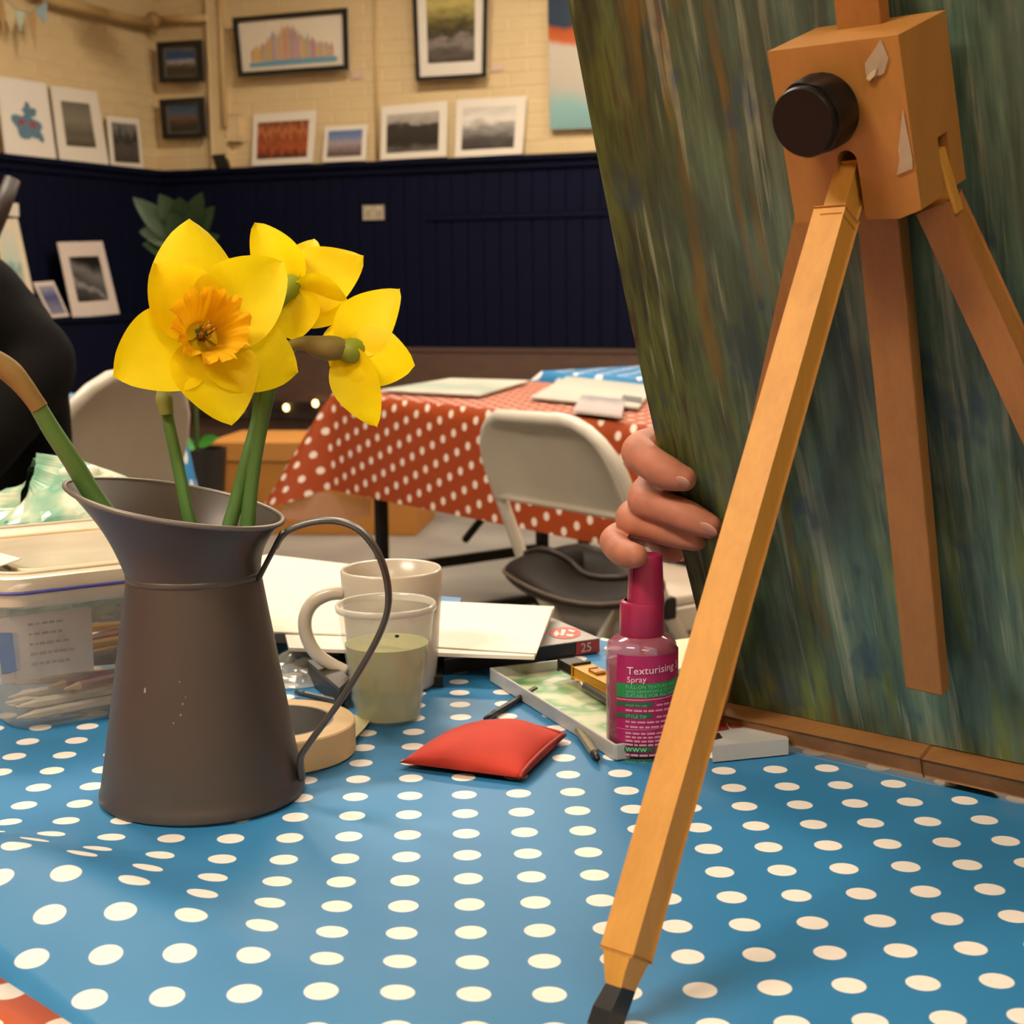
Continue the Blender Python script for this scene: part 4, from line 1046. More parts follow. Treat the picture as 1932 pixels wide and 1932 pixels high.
# --- the right-hand one, side view with a brown bud sheath
cC = at_y(656, 661, .925)
dC = thing('daffodil', 'yellow daffodil facing right with a brown papery sheath behind it', 'flower', JC)
for (px, py, y, w_, nb_, cup) in ((755, 546, .935, .031, (-.3, -1, .2), .15), (784, 690, .915, .032, (-.2, -1, .1), -.15), (713, 806, .92, .026, (-.3, -1, 0), .2), (622, 622, .95, .018, (0, -1, 0), .2), (645, 612, .975, .024, (0, -1, 0), .2), (640, 712, .945, .014, (0, -1, 0), .2)):
    bm = bm_new(); petal(bm, cC + Vector((-.002, .002, 0)), at_y(px, py, y), w_ * 1.2, Vector(nb_).normalized(), cup, 0.02, .05, px); obj('petal', bm, m_pet, dC, True)
axC = Vector((0.40, 0.91, -.05)).normalized()
bm = bm_new(); trumpet(bm, cC + axC * .012, axC, .024, .010, .016, .06, 3.0, 60, 10, 8); obj('trumpet', bm, m_cor, dC, True)
bm = bm_new(); tube(bm, catmull([tuple(at_y(628, 655, .925)) + (.005,), tuple(cC) + (.0075,), tuple(at_y(676, 664, .93)) + (.0085,)], 5), 12); obj('flower_base', bm, m_greenbase, dC, True)
bm = bm_new(); tube(bm, catmull([S(548, 652, .926, .0030), S(575, 648, .924, .0046), S(610, 656, .923, .0074), S(640, 657, .923, .0070), S(662, 656, .923, .0030)], 6), 14); obj('spathe', bm, flat('#7c6a2c', 0.7, 0, .35, 60, .5, bdist=.002), dC, True)
stem_tube([S(556, 652, .926, .0038), S(530, 660, .928, .0040), S(514, 690, .930, .0040), S(507, 740, .930, .0042), S(494, 800, .928, .0043), S(481, 870, .926, .0044), S(472, 940, .922, .0046), S(466, 1010, .918, .0050), S(450, 1200, .91, .0048), S(430, 1460, .90, .0048)], m_stem, dC)
# --- the leftmost one leaning out over the lip, its bloom beyond the frame
dD = thing('daffodil', 'green daffodil stem with a brown papery sheath leaning out of the frame at the left', 'flower', JC)
stem_tube([S(72, 768, .905, .0052), S(100, 815, .907, .0056), S(135, 868, .910, .0058), S(172, 928, .913, .0060), S(235, 1020, .915, .0058), S(300, 1140, .915, .0055), S(360, 1440, .91, .0050)], m_stem, dD)
stem_tube([S(-60, 668, .90, .0040), S(-20, 676, .90, .0065), S(18, 700, .902, .0072), S(44, 728, .903, .0062), S(62, 752, .904, .0056), S(75, 771, .905, .0056)], m_papery, dD, name='spathe')
cD = at_y(-78, 664, .90)
for (px, py, y) in ((-150, 560, .89), (-190, 680, .90), (-130, 770, .89), (-80, 560, .93), (-90, 760, .93), (-200, 620, .94)):
    bm = bm_new(); petal(bm, cD, at_y(px, py, y), .032, Vector((-.6, -.8, 0)).normalized(), .2, .02, .04, px); obj('petal', bm, m_pet, dD, True)
bm = bm_new(); trumpet(bm, cD - Vector((.008, .004, 0)), Vector((-1, -.3, -.05)), .030, .010, .019, .06, 1.5, 60, 10, 8); obj('trumpet', bm, m_cor, dD, True)

# ================================================================== EASEL AND PAINTED BOARD
BZ = TZ + 0.026
B0 = on_z(1358, 1320, BZ); BR = on_z(1932, 1440, BZ)
bx = Vector((BR.x - B0.x, BR.y - B0.y, 0)).normalized()
nh = Vector((bx.y, -bx.x, 0)); nh = nh if nh.y < 0 else -nh
LEAN = math.radians(19.7)
bw = (ZUP * math.cos(LEAN) + nh * math.sin(LEAN)).normalized()
bn_ = bx.cross(bw).normalized()
if bn_.y > 0: bn_ = -bn_
def onb(px, py, off=0.0): return on_plane(px, py, B0 + bn_ * off, bn_)
BLn = 0.492; BWd = 0.66
# pinned together: left edge bows outwards slightly like the warped board
def board_pt(s, t, off):
    bow = -0.006 * math.sin(PI * t) * (1 - s) ** 2
    return B0 + bx * (BWd * s + bow) + bw * (BLn * t) + bn_ * off
brd = thing('painting_board', 'large board covered in streaky dark green and olive paint resting on the easel', 'painting', B0)
bm = bm_new()
vsF = [board_pt(i / 12, 0, 0) for i in range(13)] + [board_pt(1, j / 12, 0) for j in range(1, 13)] + [board_pt(1 - i / 12, 1, 0) for i in range(1, 13)] + [board_pt(0, 1 - j / 12, 0) for j in range(1, 12)]
prism(bm, vsF, -bn_ * 0.006); obj('board', bm, flat('#a79c84', 0.7), brd)
m_p, nt, b = new_mat('green_painting')
uvm = coords(nt, 'UV'); sp = N(nt, 'ShaderNodeSeparateXYZ'); nt.links.new(uvm, sp.inputs[0])
warp = noise_n(nt, coords(nt, 'UV', (2, 2, 1)), 2, 3)
def streak(sx, sy, rot, seed, sc=1.0, det=3, rough=0.7): return noise_n(nt, coords(nt, 'UV', (sx, sy, 1), (0, 0, rot), (seed, seed * 2.1, seed)), sc, det, rough, 0.0, 3)
st1 = streak(34, 2.4, 0.10, 1.3); st2 = streak(90, 5, 0.06, 4.2); st3 = streak(9, 3, 0.15, 7.7); st4 = streak(34, 5, -0.1, 9.1); big = streak(3, 2, 0, 2.2, 1, 3)
base = ramp(nt, ((0.33, '#263626'), (0.46, '#4a6150'), (0.55, '#637b66'), (0.68, '#8f9c7c')), math_n(nt, 'MULTIPLY_ADD', st2, 0.4, math_n(nt, 'MULTIPLY', st1, 0.6)))
base = mixc(nt, ramp(nt, ((0.42, '#000000'), (0.62, '#ffffff')), big), base, lin('#4a5d52'), 'MIX') if False else base
blue_f = ramp(nt, ((0.46, '#000000'), (0.60, '#b0b0b0')), st3)
base = mixc(nt, blue_f, base, lin('#4c6c68'))
# olive and brown strokes keep to the left edge of the board
xl = math_n(nt, 'MULTIPLY_ADD', warp, 0.16, math_n(nt, 'SUBTRACT', sp.outputs[0], 0.08))
left_f = ramp(nt, ((0.03, '#ffffff'), (0.09, '#c8c8c8'), (0.19, '#000000')), xl)
olive = ramp(nt, ((0.36, '#1c1a0c'), (0.46, '#34371a'), (0.54, '#565f26'), (0.60, '#3f2a14'), (0.66, '#6a6a34')), math_n(nt, 'MULTIPLY_ADD', st4, 0.45, math_n(nt, 'MULTIPLY', st1, 0.55)))
base = mixc(nt, left_f, base, olive)
# ochre runs and yellow-green runs near the foot
och = math_n(nt, 'MULTIPLY', ramp(nt, ((0.52, '#000000'), (0.59, '#d0d0d0')), streak(22, 1.6, 0.12, 3.4)), ramp(nt, ((0.04, '#000000'), (0.07, '#ffffff'), (0.15, '#ffffff'), (0.20, '#000000')), sp.outputs[0]))
base = mixc(nt, och, base, lin('#7a5a1c'))
yg = math_n(nt, 'MULTIPLY', ramp(nt, ((0.51, '#000000'), (0.62, '#cfcfcf')), streak(26, 3.2, 0.14, 6.1)), ramp(nt, ((0.0, '#ffffff'), (0.25, '#ffffff'), (0.5, '#000000')), sp.outputs[1]))
base = mixc(nt, yg, base, lin('#788436'))
lite = math_n(nt, 'MULTIPLY', ramp(nt, ((0.57, '#000000'), (0.66, '#b8b8b8')), streak(70, 2.6, 0.09, 11.4)), 1.0)
base = mixc(nt, lite, base, lin('#a8a98c'))
blu = ramp(nt, ((0.58, '#000000'), (0.66, '#c0c0c0')), streak(18, 7, 0.2, 15.2))
base = mixc(nt, blu, base, lin('#27425c'))
pz = noise_n(nt, coords(nt, 'UV', (9, 3, 1), (0, 0, .12), (8, 3, 1)), 1.0, 3, .6, .2, 3)
base = mixc(nt, ramp(nt, ((.40, '#ffffff'), (.52, '#000000')), pz), base, mixc(nt, 0.5, base, lin('#26301c')))
nt.links.new(base, b.inputs['Base Color']); b.inputs['Roughness'].default_value = 0.42
bump_n(nt, b, math_n(nt, 'ADD', st2, st4), 0.5, 0.0012)
bm = bm_new(); grid(bm, lambda u_, v_: board_pt(u_, v_, 0.0008), 24, 24, lambda u_, v_: (u_, v_)); obj('painted_surface', bm, m_p, brd)

m_beech = wood('beech', '#bd8434', '#cf943e', 'Z', 10, 0.45); m_beech_shaded = wood('beech_shaded', '#96622e', '#a87036', 'Z', 10, 0.45)  # one beech wood, its lit and shaded tones put into two colours
eas = thing('table_easel', 'wooden table easel with a black knob seen from behind, holding the green board', 'easel', on_z(1500, 1500))
def bar(bm, p, q, wa, wb, side, bevel=0.0012):
    d = (q - p); L_ = d.length; d.normalize(); s_ = (side - d * side.dot(d)).normalized(); n_ = d.cross(s_).normalized()
    box(bm, (p + q) / 2, (wa, wb, L_), (s_, n_, d), bevel)
# mast
mb = onb(1750, 1298, .020); mt_ = onb(1636, 120, .020); md_ = (mt_ - mb).normalized()
bm = bm_new(); bar(bm, mb, mb + md_ * 0.60, .0245, .011, bx); obj('mast', bm, m_beech_shaded, eas)
# block with slots
FO = 0.060; BD_ = 0.050
fc = [onb(px, py, FO) for px, py in ((1497, 420), (1735, 411), (1700, 65), (1452, 97))]
bxx = ((fc[1] - fc[0]) + (fc[2] - fc[3])).normalized(); bctr = sum(fc, Vector()) / 4
bwid = ((fc[1] - fc[0]).length + (fc[2] - fc[3]).length) / 2
byy = ((fc[3] - fc[0]) + (fc[2] - fc[1])); bhei = ((fc[3] - fc[0]).length + (fc[2] - fc[1]).length) / 2
byy = (byy - bxx * byy.dot(bxx)).normalized()
s1 = onb(1598, 305, FO) - bctr; s2 = onb(1766, 262, FO - BD_ * .62) - bctr
hw_, hh_ = bwid / 2, bhei / 2; n1x = s1.dot(bxx); n1y = s1.dot(byy); n2y = s2.dot(byy); ch_ = .004
full = [(-hw_, -hh_), (hw_ - ch_ * 3, -hh_), (hw_, -hh_ + ch_), (hw_, hh_), (-hw_, hh_)]
hr = .0056
front = [(-hw_, -hh_), (n1x - hr, -hh_)] + [(n1x - hr * math.cos(a), n1y + hr * math.sin(a)) for a in [PI * i / 10 for i in range(11)]] + [(n1x + hr, -hh_), (hw_ - ch_ * 3, -hh_), (hw_, -hh_ + ch_), (hw_, hh_), (-hw_, hh_)]
sd = .016
side = [(-hw_, -hh_), (hw_ - sd, -hh_), (hw_ - sd, n2y - .001), (hw_, n2y + .002), (hw_, hh_), (-hw_, hh_)]
bm = bm_new(); dep = 0.0
for poly, th_ in ((front, .021), (full, .0045), (side, .0104), (full, BD_ - .0359)):
    prism(bm, [bctr + bxx * x + byy * y - bn_ * dep for x, y in poly], -bn_ * th_); dep += th_
blk = obj('clamp_block', bm, wood('beech_block', '#a36c30', '#b27a38', 'Z', 6, 0.45), eas)
# leg reaching towards the camera, with its narrow tongue and rubber foot
lt = onb(1606, 335, FO - .006); lf = on_z(1143, 1934, TZ + .004); ld = (lf - lt).normalized()
Lleg = (lf - lt).length; sh_ = lt + ld * 0.022
bm = bm_new(); bar(bm, lt - ld * .004, sh_ + ld * .004, .0098, .0150, bxx); leg = obj('leg', bm, m_beech, eas)
leg_s = sh_ + bxx * (-.002)
bm = bm_new(); bar(bm, leg_s, lf - ld * .031, .0152, .0160, bxx); near_leg = obj('leg', bm, m_beech, eas)
sA = (bxx - ld * bxx.dot(ld)).normalized(); nA = ld.cross(sA)
r0s = [(-1, -1), (1, -1), (1, 1), (-1, 1)]
def leg_loft(secs, name, mat, par):
    bm = bm_new(); lps = []
    for c, hx, hy, ox in secs: lps.append([bm.verts.new(c + sA * (a * hx + ox) + nA * (b__ * hy)) for a, b__ in r0s])
    for a, b_ in zip(lps[:-1], lps[1:]):
        for i in range(4): bm.faces.new((a[i], a[(i + 1) % 4], b_[(i + 1) % 4], b_[i]))
    bm.faces.new(lps[0]); bm.faces.new(list(reversed(lps[-1])))
    return obj(name, bm, mat, par)
k0 = lf - ld * .0315
leg_loft([(k0, .0076, .0080, 0), (lf - ld * .023, .0056, .0068, .0008), (lf - ld * .0165, .0042, .0056, .0018)], 'leg_end', m_beech, near_leg)
leg_loft([(lf - ld * .017, .0042, .0056, .0020), (lf - ld * .006, .0050, .0062, .0), (lf - ZUP * .002, .0050, .0062, -.001)], 'rubber_foot', flat('#181614', 0.5), near_leg)
# the two front legs splayed beside the mast
def to_table(p, d): return p + d * ((TZ + .006 - p.z) / d.z)
for (a, b__, off) in (((1541, 418), (1438, 880), .022), ((1776, 392), (1928, 720), .026)):
    p = onb(a[0], a[1], off); q_ = onb(b__[0], b__[1], off); d = (q_ - p).normalized(); end = to_table(p, d)
    bm = bm_new(); bar(bm, p - d * (.020 if a[0] < 1700 else .003), end, .0170, .0160, bxx); lg_ = obj('leg', bm, m_beech_shaded, eas)
    bm = bm_new(); bar(bm, end - d * .012, end + d * .003, .0185, .0178, bxx); obj('rubber_foot', bm, flat('#181614', 0.5), lg_)
p = onb(1785, 392, .028); q_ = onb(1762, 300, .028)
bm = bm_new(); bar(bm, p + (p - q_).normalized() * .004, onb(1752, 285, .028), .0145, .0088, bxx); obj('leg_tongue', bm, m_beech, eas)
m_ledge = wood('beech_ledge', '#7a4f28', '#885c30', 'X', 10, 0.5)
# ledge that carries the board
lg0 = B0 + bx * 0.004 - bw * 0.0075; 
for s0, s1_, dz in ((0.0, 0.162, 0.0), (0.1626, BWd, -.0006)):
    bm = bm_new(); box(bm, B0 + bx * ((s0 + s1_) / 2) - bw * (0.0072 - dz) + bn_ * .000, (s1_ - s0, .030, .0135), (bx, bn_, bw), .001); obj('ledge', bm, m_ledge, eas)
# black clamping knob
kc = onb(1566, 203, FO); 
bm = bm_new(); K1 = bxx; K2 = byy
def knob_ring(h, R_, lob):
    return [bm.verts.new(kc + bn_ * h + (K1 * math.cos(2 * PI * i / 64) + K2 * math.sin(2 * PI * i / 64)) * (R_ * (1 + lob * math.cos(7 * 2 * PI * i / 64)))) for i in range(64)]
rings = [knob_ring(h, r_, lb) for h, r_, lb in ((0, .012, 0), (.004, .0125, 0), (.005, .0185, .0), (.007, .0184, .045), (.020, .0184, .045), (.0225, .0180, .03), (.0228, .0167, .0), (.0245, .0171, .0), (.0262, .0169, 0), (.0272, .0162, 0), (.0274, .004, 0))]
for a, b_ in zip(rings[:-1], rings[1:]):
    for i in range(64): bm.faces.new((a[i], a[(i + 1) % 64], b_[(i + 1) % 64], b_[i]))
bm.faces.new(rings[-1]); obj('knob', bm, flat('#060505', 0.4, 0, 0.1, 30, 0, 0.3), eas, True, False, 0.7)
# torn bits of clear tape on the block
m_tape = see_through('torn_tape', '#cbb79a', 0.55, 0.2, 0.4, 120)
def on_blk(px, py, o_=.0006): return onb(px, py, FO + o_)
for pts in (((1632, 120), (1648, 96), (1662, 74), (1677, 110), (1668, 138), (1642, 150), (1634, 140)), ((1704, 205), (1712, 250), (1722, 300), (1722, 318), (1692, 330), (1698, 300), (1695, 285))):
    bm = bm_new(); prism(bm, [on_blk(*q_) for q_ in pts], bn_ * .0003); obj('tape_scrap', bm, m_tape, blk)
bm = bm_new(); prism(bm, [on_blk(*q_) for q_ in ((1636, 146), (1645, 135), (1656, 128), (1652, 142), (1642, 152))], bn_ * .0012); obj('tape_scrap', bm, flat('#d2bd98', 0.4), blk)
# pencil lying under the ledge
def stick(name, label, cat, p, q, r, mat, tipmat=None, group=None, taper=.3, segs=8):
    t = thing(name, label, cat, p, 0, group); d = (q - p).normalized(); L_ = (q - p).length
    bm = bm_new(); tube(bm, [tuple(p) + (r,), tuple(p + d * L_ * .82) + (r,)], segs); obj('barrel', bm, mat, t)
    bm = bm_new(); tube(bm, [tuple(p + d * L_ * .82) + (r,), tuple(q) + (r * taper,)], segs); obj('tip', bm, tipmat or mat, t, True)
    return t
m_yel = flat('#d9a81c', 0.4, 0, .1); m_woodtip = flat('#d0a56c', 0.6)
stick('pencil', 'yellow and black pencil under the easel ledge at the right', 'pencil', on_z(1790, 1458, TZ + .0065), on_z(1885, 1484, TZ + .0065), .0038, m_yel, m_black)

# ================================================================== HAND ON THE BOARD
m_skin2 = flat('#b5735a', 0.58, 0, 0.22, 90, 0.35, 0.35, sss=0.12, bdist=.0008)
hand = thing('person', 'right hand of a person hidden behind the board, fingers gripping its left edge', 'person', onb(1215, 950, -.02))
bm = bm_new()
def H(px, py, off, r): return tuple(onb(px, py, off)) + (r,)
fingers = [
    [H(1262, 842, -.060, .0125), H(1232, 838, -.022, .0120), H(1205, 853, .004, .0120), H(1232, 876, .012, .0115), H(1262, 894, .0130, .0112), H(1290, 903, .0110, .0086)],
    [H(1258, 905, -.062, .0125), H(1232, 918, -.022, .0120), H(1216, 944, .006, .0118), H(1252, 957, .013, .0112), H(1298, 975, .0130, .0108), H(1338, 993, .0110, .0084)],
    [H(1250, 960, -.062, .0120), H(1214, 962, -.020, .0115), H(1191, 980, .006, .0112), H(1232, 994, .012, .0104), H(1276, 1007, .0115, .0098), H(1312, 1019, .0095, .0076)],
    [H(1238, 1005, -.056, .0110), H(1186, 1006, -.016, .0105), H(1158, 1020, .014, .0100), H(1172, 1040, .036, .0096), H(1188, 1047, .044, .0092), H(1200, 1049, .049, .0080)]]
for f in fingers: tube(bm, capsule_path(f, 6), 18)
tube(bm, capsule_path([H(1275, 850, -.066, .018), H(1270, 920, -.070, .020), H(1262, 1000, -.066, .019)], 5), 16)
tube(bm, capsule_path([H(1300, 860, -.085, .018), H(1300, 930, -.090, .021), H(1290, 1000, -.085, .018)], 5), 16)
tube(bm, capsule_path([H(1245, 1010, -.045, .012), H(1262, 1030, -.020, .012), H(1268, 1036, -.012, .010)], 5), 14)
tube(bm, capsule_path([H(1320, 960, -.105, .016), H(1335, 910, -.070, .012), H(1345, 880, -.035, .011), H(1350, 860, -.020, .009)], 5), 14)
tube(bm, capsule_path([H(1300, 940, -.090, .026), H(1345, 985, -.13, .026), H(1390, 1030, -.17, .030), H(1450, 1100, -.24, .036)], 5), 18)
hsk = obj('hand', bm, m_skin2, hand); fuse(hsk, 0.0011, 5, .5)
m_nail = flat('#c08a74', 0.35, 0, 0.06, 80)
for (px, py, off, tx, ty, L_, w_) in ((1288, 909, .0185, 1310, 914, .0120, .0088), (1336, 998, .0180, 1362, 1010, .0150, .0100)):
    c = onb(px, py, off); d = (onb(tx, ty, off) - c).normalized(); nn = (bn_ - ZUP * .25); nn = (nn - d * nn.dot(d)).normalized(); s_ = d.cross(nn)
    bm = bm_new(); ellipsoid(bm, c, (L_ / 2, w_ / 2, .0016), (d, s_, nn)); obj('fingernail', bm, m_nail, hsk, True)
bm = bm_new(); tube(bm, capsule_path([H(1440, 1088, -.228, .041), H(1520, 1180, -.32, .046), H(1640, 1260, -.46, .052)], 6), 20)
obj('sleeve', bm, flat('#2c2a30', 0.85, 0, .2, 30), hand, True)

# ================================================================== PINK SPRAY BOTTLE
SY = 1.0; sc_ = at_y(1211, 1195, SY); SX = sc_.x
def sz(py): return at_y(1211, py, SY).z - TZ - .003
SBp = Vector((SX, SY, TZ + .003)); rS = 69 * SY / FPX
bot = thing('spray_bottle', 'pink pump spray bottle with a magenta cap and printed label in front of the hand', 'bottle', SBp)
m_pinkpl, nt, b = new_mat('pink_plastic'); b.inputs['Roughness'].default_value = .12
nt.links.new(ramp(nt, ((.35, '#a85a6c'), (.65, '#b86c7c')), noise_n(nt, coords(nt), 25)), b.inputs['Base Color']); b.inputs['Alpha'].default_value = .62
m_liquid = flat('#8e2a52', .3, 0, .15, 20)
zs = sz(1200)
bm = bm_new(); lathe(bm, [(0, 0), (rS - .003, 0), (rS, .003), (rS, zs - .010), (rS - .001, zs - .004), (rS - .005, zs), (rS - .009, zs + .0015), (.0135, zs + .003)], SBp, 48); obj('bottle_body', bm, m_pinkpl, bot, True)
bm = bm_new(); lathe(bm, [(0, .003), (rS - .002, .003), (rS - .002, zs - .018), (0, zs - .018)], SBp, 40); obj('liquid', bm, m_liquid, bot, True, False, .6)
m_mag = flat('#a3244f', .32, 0, .06, 30)
zc0, zc1, zc2 = sz(1198), sz(1134), sz(1046)
bm = bm_new(); lathe(bm, [(.0145, zc0 - .001), (.0152, zc0), (.0150, zc1 - .002), (.0142, zc1), (.012, zc1 + .0008)], SBp, 40); obj('cap_collar', bm, m_mag, bot, True, False, .7)
bm = bm_new(); c2 = SBp + Vector((.0025, 0, 0)); lathe(bm, [(.0128, zc1 - .001), (.0124, zc1 + .004), (.0112, zc2 - .002), (.0104, zc2), (.0, zc2 + .0005)], c2, 40); obj('pump_head', bm, m_mag, bot, True, False, .7)
bm = bm_new(); box(bm, c2 + Vector((-.0095, -.0075, (zc1 + zc2) / 2)), (.0012, .0012, (zc2 - zc1) * .9), None, .0004); obj('pump_seam', bm, flat('#8b1c42', .35), bot)
bm = bm_new(); tube(bm, [tuple(SBp + ZUP * .01) + (.0015,), tuple(SBp + ZUP * zs) + (.0015,)], 8); obj('dip_tube', bm, flat('#c79aa6', .3), bot)
def lab(th_, z, o_=0.0): 
    R_ = rS + .0005 + o_; return Vector((SX + R_ * math.sin(th_), SY - R_ * math.cos(th_), SBp.z + z))
zl1, zl0 = sz(1222), .012
bm = bm_new(); t0, t1 = math.radians(-47), math.radians(150); grid(bm, lambda u_, v_: lab(t0 + (t1 - t0) * u_, zl0 + (zl1 - zl0) * v_), 40, 4); lblo = obj('label', bm, flat('#a81d5c', .35, 0, .06, 40), bot, True)
# green leaf shapes at the label's left edge
bm = bm_new(); bm.faces.new([bm.verts.new(lab(math.radians(a), sz(py), .0003)) for a, py in ((-88, 1450), (-60, 1450), (-50, 1432), (-52, 1400), (-62, 1408), (-74, 1425))]); obj('printed_leaf', bm, flat('#2e5a36', .4), lblo)
th0 = math.radians(-28)
def label_text(s, py, size_m, mat, name, a0=th0, fit=None, slope=-0.0):
    vs, fs = text_mesh(s, size_m); wdt = max(v.x for v in vs) - min(v.x for v in vs) if vs else 1
    k = fit / wdt if fit else 1.0
    bm = bm_new(); z0 = sz(py); nv = [bm.verts.new(lab(a0 + v.x * k / rS, z0 + v.y * (k if fit else 1) + slope * v.x, .0007)) for v in vs]
    for f in fs:
        try: bm.faces.new([nv[i] for i in f])
        except ValueError: pass
    return obj(name, bm, mat, lblo)
m_lt = flat('#f0d6de', .5, 0, .02); m_lt2 = flat('#d98aa8', .5, 0, .05); m_lg = flat('#1f8a48', .4, 0, .06); m_lg2 = flat('#7fc79a', .5); m_dg = flat('#2f5f3c', .4)
label_text('Texturising S', 1256, .008, m_lt, 'lettering', fit=.0385, slope=.05)
label_text('Spray', 1271, .008, m_lt, 'lettering', fit=.0125, slope=.05)
def band(py0, py1, a0, a1, mat, name='label_band', o_=.0003):
    bm = bm_new(); z0, z1 = sz(py1), sz(py0); grid(bm, lambda u_, v_: lab(math.radians(a0 + (a1 - a0) * u_), z0 + (z1 - z0) * v_ + .002 * u_ * (a1 - a0) / 130, o_), 14, 1); return obj(name, bm, mat, lblo)
band(1274, 1300, -47, 85, m_lg)
for py, s in ((1282, 'FULL-ON TEXTURE AND'), (1290, 'GIVES DEFINITION & TEXTURE'), (1298, 'SUITABLE FOR ALL HAIR')):
    label_text(s, py, .0022, m_lg2, 'lettering', a0=math.radians(-30), fit=.036, slope=.04)
band(1303, 1305, -47, 85, m_lt2, 'label_rule')
for py, s in ((1309, 'HOW TO USE:'), (1330, 'STYLE TIP:'), (1392, 'www'), (1414, 'more info')):
    band(py - 1, py + 8, -47, 12, m_dg); label_text(s, py + 6, .0024, m_lg2, 'lettering', a0=math.radians(-30), fit=.014)
rl_ = random.Random(5)
bm = bm_new()
for py in (1312, 1322, 1334, 1343, 1352, 1364, 1371, 1378, 1385, 1404, 1424, 1430):
    a = -30 if py not in (1312, 1334) else 18
    while a < 62:
        w_ = rl_.uniform(5, 13); z0, z1 = sz(py + 2.0), sz(py - 1.6)
        bm.faces.new([bm.verts.new(lab(math.radians(x), z, .0007)) for x, z in ((a, z0), (min(a + w_, 64), z0), (min(a + w_, 64), z1), (a, z1))]); a += w_ + 2.2
o = obj('small_print', bm, m_lt2, lblo); o['kind'] = 'stuff'
band(1358, 1359, -47, 85, m_lt2, 'label_rule')

# ================================================================== MUG, CUP, TAPE
MYc = 1.178; mp_ = at_y(738, 1073, MYc); MB = Vector((mp_.x, MYc, TZ + .003)); mh = mp_.z - MB.z; mr = 195 / 2 * MYc / FPX
m_mug = flat('#c9bca9', .25, 0, .04, 20)
mug = thing('mug', 'plain off-white mug with a looped handle behind the plastic cup', 'mug', MB)
bm = bm_new(); lathe(bm, [(0, 0), (mr * .80, 0), (mr * .84, .003), (mr * .90, mh * .3), (mr * .97, mh * .7), (mr, mh - .001), (mr - .001, mh + .0008), (mr - .003, mh), (mr - .0045, mh * .7), (mr * .80, .012), (mr * .6, .006), (0, .006)], MB, 56); obj('mug_body', bm, m_mug, mug, True)
hps = [(650, 1118), (618, 1122), (590, 1138), (576, 1165), (578, 1198), (594, 1230), (622, 1252), (654, 1268)]
bm = bm_new(); tube(bm, catmull([tuple(at_y(x, y, MYc - .012)) + (.0055,) for x, y in hps], 5), 14, True, .85); obj('handle', bm, m_mug, mug, True)
CYc = 1.085; cp_ = at_y(728, 1138, CYc); CB = Vector((cp_.x, CYc, TZ + .003)); chh = cp_.z - CB.z; cr = 190 / 2 * CYc / FPX; cb = 126 / 2 * CYc / FPX
cup = thing('plastic_cup', 'clear plastic cup of cloudy yellow-green paint water', 'cup', CB)
m_cup, nt, b = new_mat('cup_plastic'); b.inputs['Base Color'].default_value = lin('#d8d6c8'); b.inputs['Roughness'].default_value = .12; 
nt.links.new(math_n(nt, 'MULTIPLY_ADD', noise_n(nt, coords(nt), 30), .15, .16), b.inputs['Alpha'])
def crad(f): return cb + (cr - cb) * f
bm = bm_new(); pr_ = [(0, .001), (cb, 0)]
for f in (.04, .12, .2, .27, .28, .34, .5, .66, .67, .8, .93): pr_.append((crad(f) + (.0006 if f in (.28, .67) else 0), chh * f))
pr_ += [(cr - .0006, chh - .005)]
lathe(bm, pr_, CB, 56); obj('cup_wall', bm, m_cup, cup, True)
bm = bm_new(); lathe(bm, [(cr - .0012, chh - .005), (cr + .0008, chh - .0045), (cr + .0012, chh - .001), (cr, chh + .0006), (cr - .0016, chh), (cr - .0012, chh - .005)], CB, 56); m_rimc = see_through('cup_rim', '#dcd6c8', .6, .15, .1); obj('cup_rim', bm, m_rimc, cup, True)
wl = (at_y(728, 1212, CYc).z - CB.z) / chh
m_water, nt, b = new_mat('paint_water'); b.inputs['Roughness'].default_value = .08
sepw = N(nt, 'ShaderNodeSeparateXYZ'); nt.links.new(coords(nt, 'Object'), sepw.inputs[0])
wn = noise_n(nt, coords(nt, 'Object', (1, 1, 3)), 22, 3)
nt.links.new(ramp(nt, ((.3, '#b7c08a'), (.55, '#c2bf86'), (.75, '#a9bf94')), wn), b.inputs['Base Color']); b.inputs['Alpha'].default_value = .74
bm = bm_new(); lathe(bm, [(0, .002), (cb - .0012, .002)] + [(crad(f) - .0012, chh * f) for f in (.2, .4, wl * .8, wl)] + [(0, chh * wl)], CB, 48); obj('paint_water', bm, m_water, cup, True, False, .7)
bm = bm_new(); ellipsoid(bm, CB + Vector((crad(.8) * .30, -crad(.8) * .95, chh * .80)), (.0016, .0006, .0012)); obj('paint_speck', bm, m_black, cup)
TP = on_z(517, 1360, TZ + .025); TB = Vector((TP.x, TP.y, TZ + .003))
ro, ri, htp = .0555, .0385, .022
tp_ = thing('masking_tape_roll', 'cream roll of masking tape lying flat behind the jug', 'tape', TB)
bm = bm_new(); lathe(bm, [(ri + .002, 0), (ro - .001, 0), (ro, .001), (ro, htp - .001), (ro - .001, htp), (ri + .002, htp)], TB, 64, True); obj('tape', bm, flat('#e0bd88', .6, 0, .05, 50), tp_, True, False, .6)
bm = bm_new(); lathe(bm, [(ri, 0), (ri + .002, 0), (ri + .002, htp), (ri, htp)], TB, 64, True); obj('core', bm, flat('#8a8178', .7), tp_, True, False, .6)
P = [on_z(x, y, TZ + .006) for x, y in ((655, 1378), (664, 1400), (690, 1372), (702, 1356), (668, 1350))]
bm = bm_new(); prism(bm, P, ZUP * .0006); obj('tape_tail', bm, flat('#cfc796', .6), tp_)

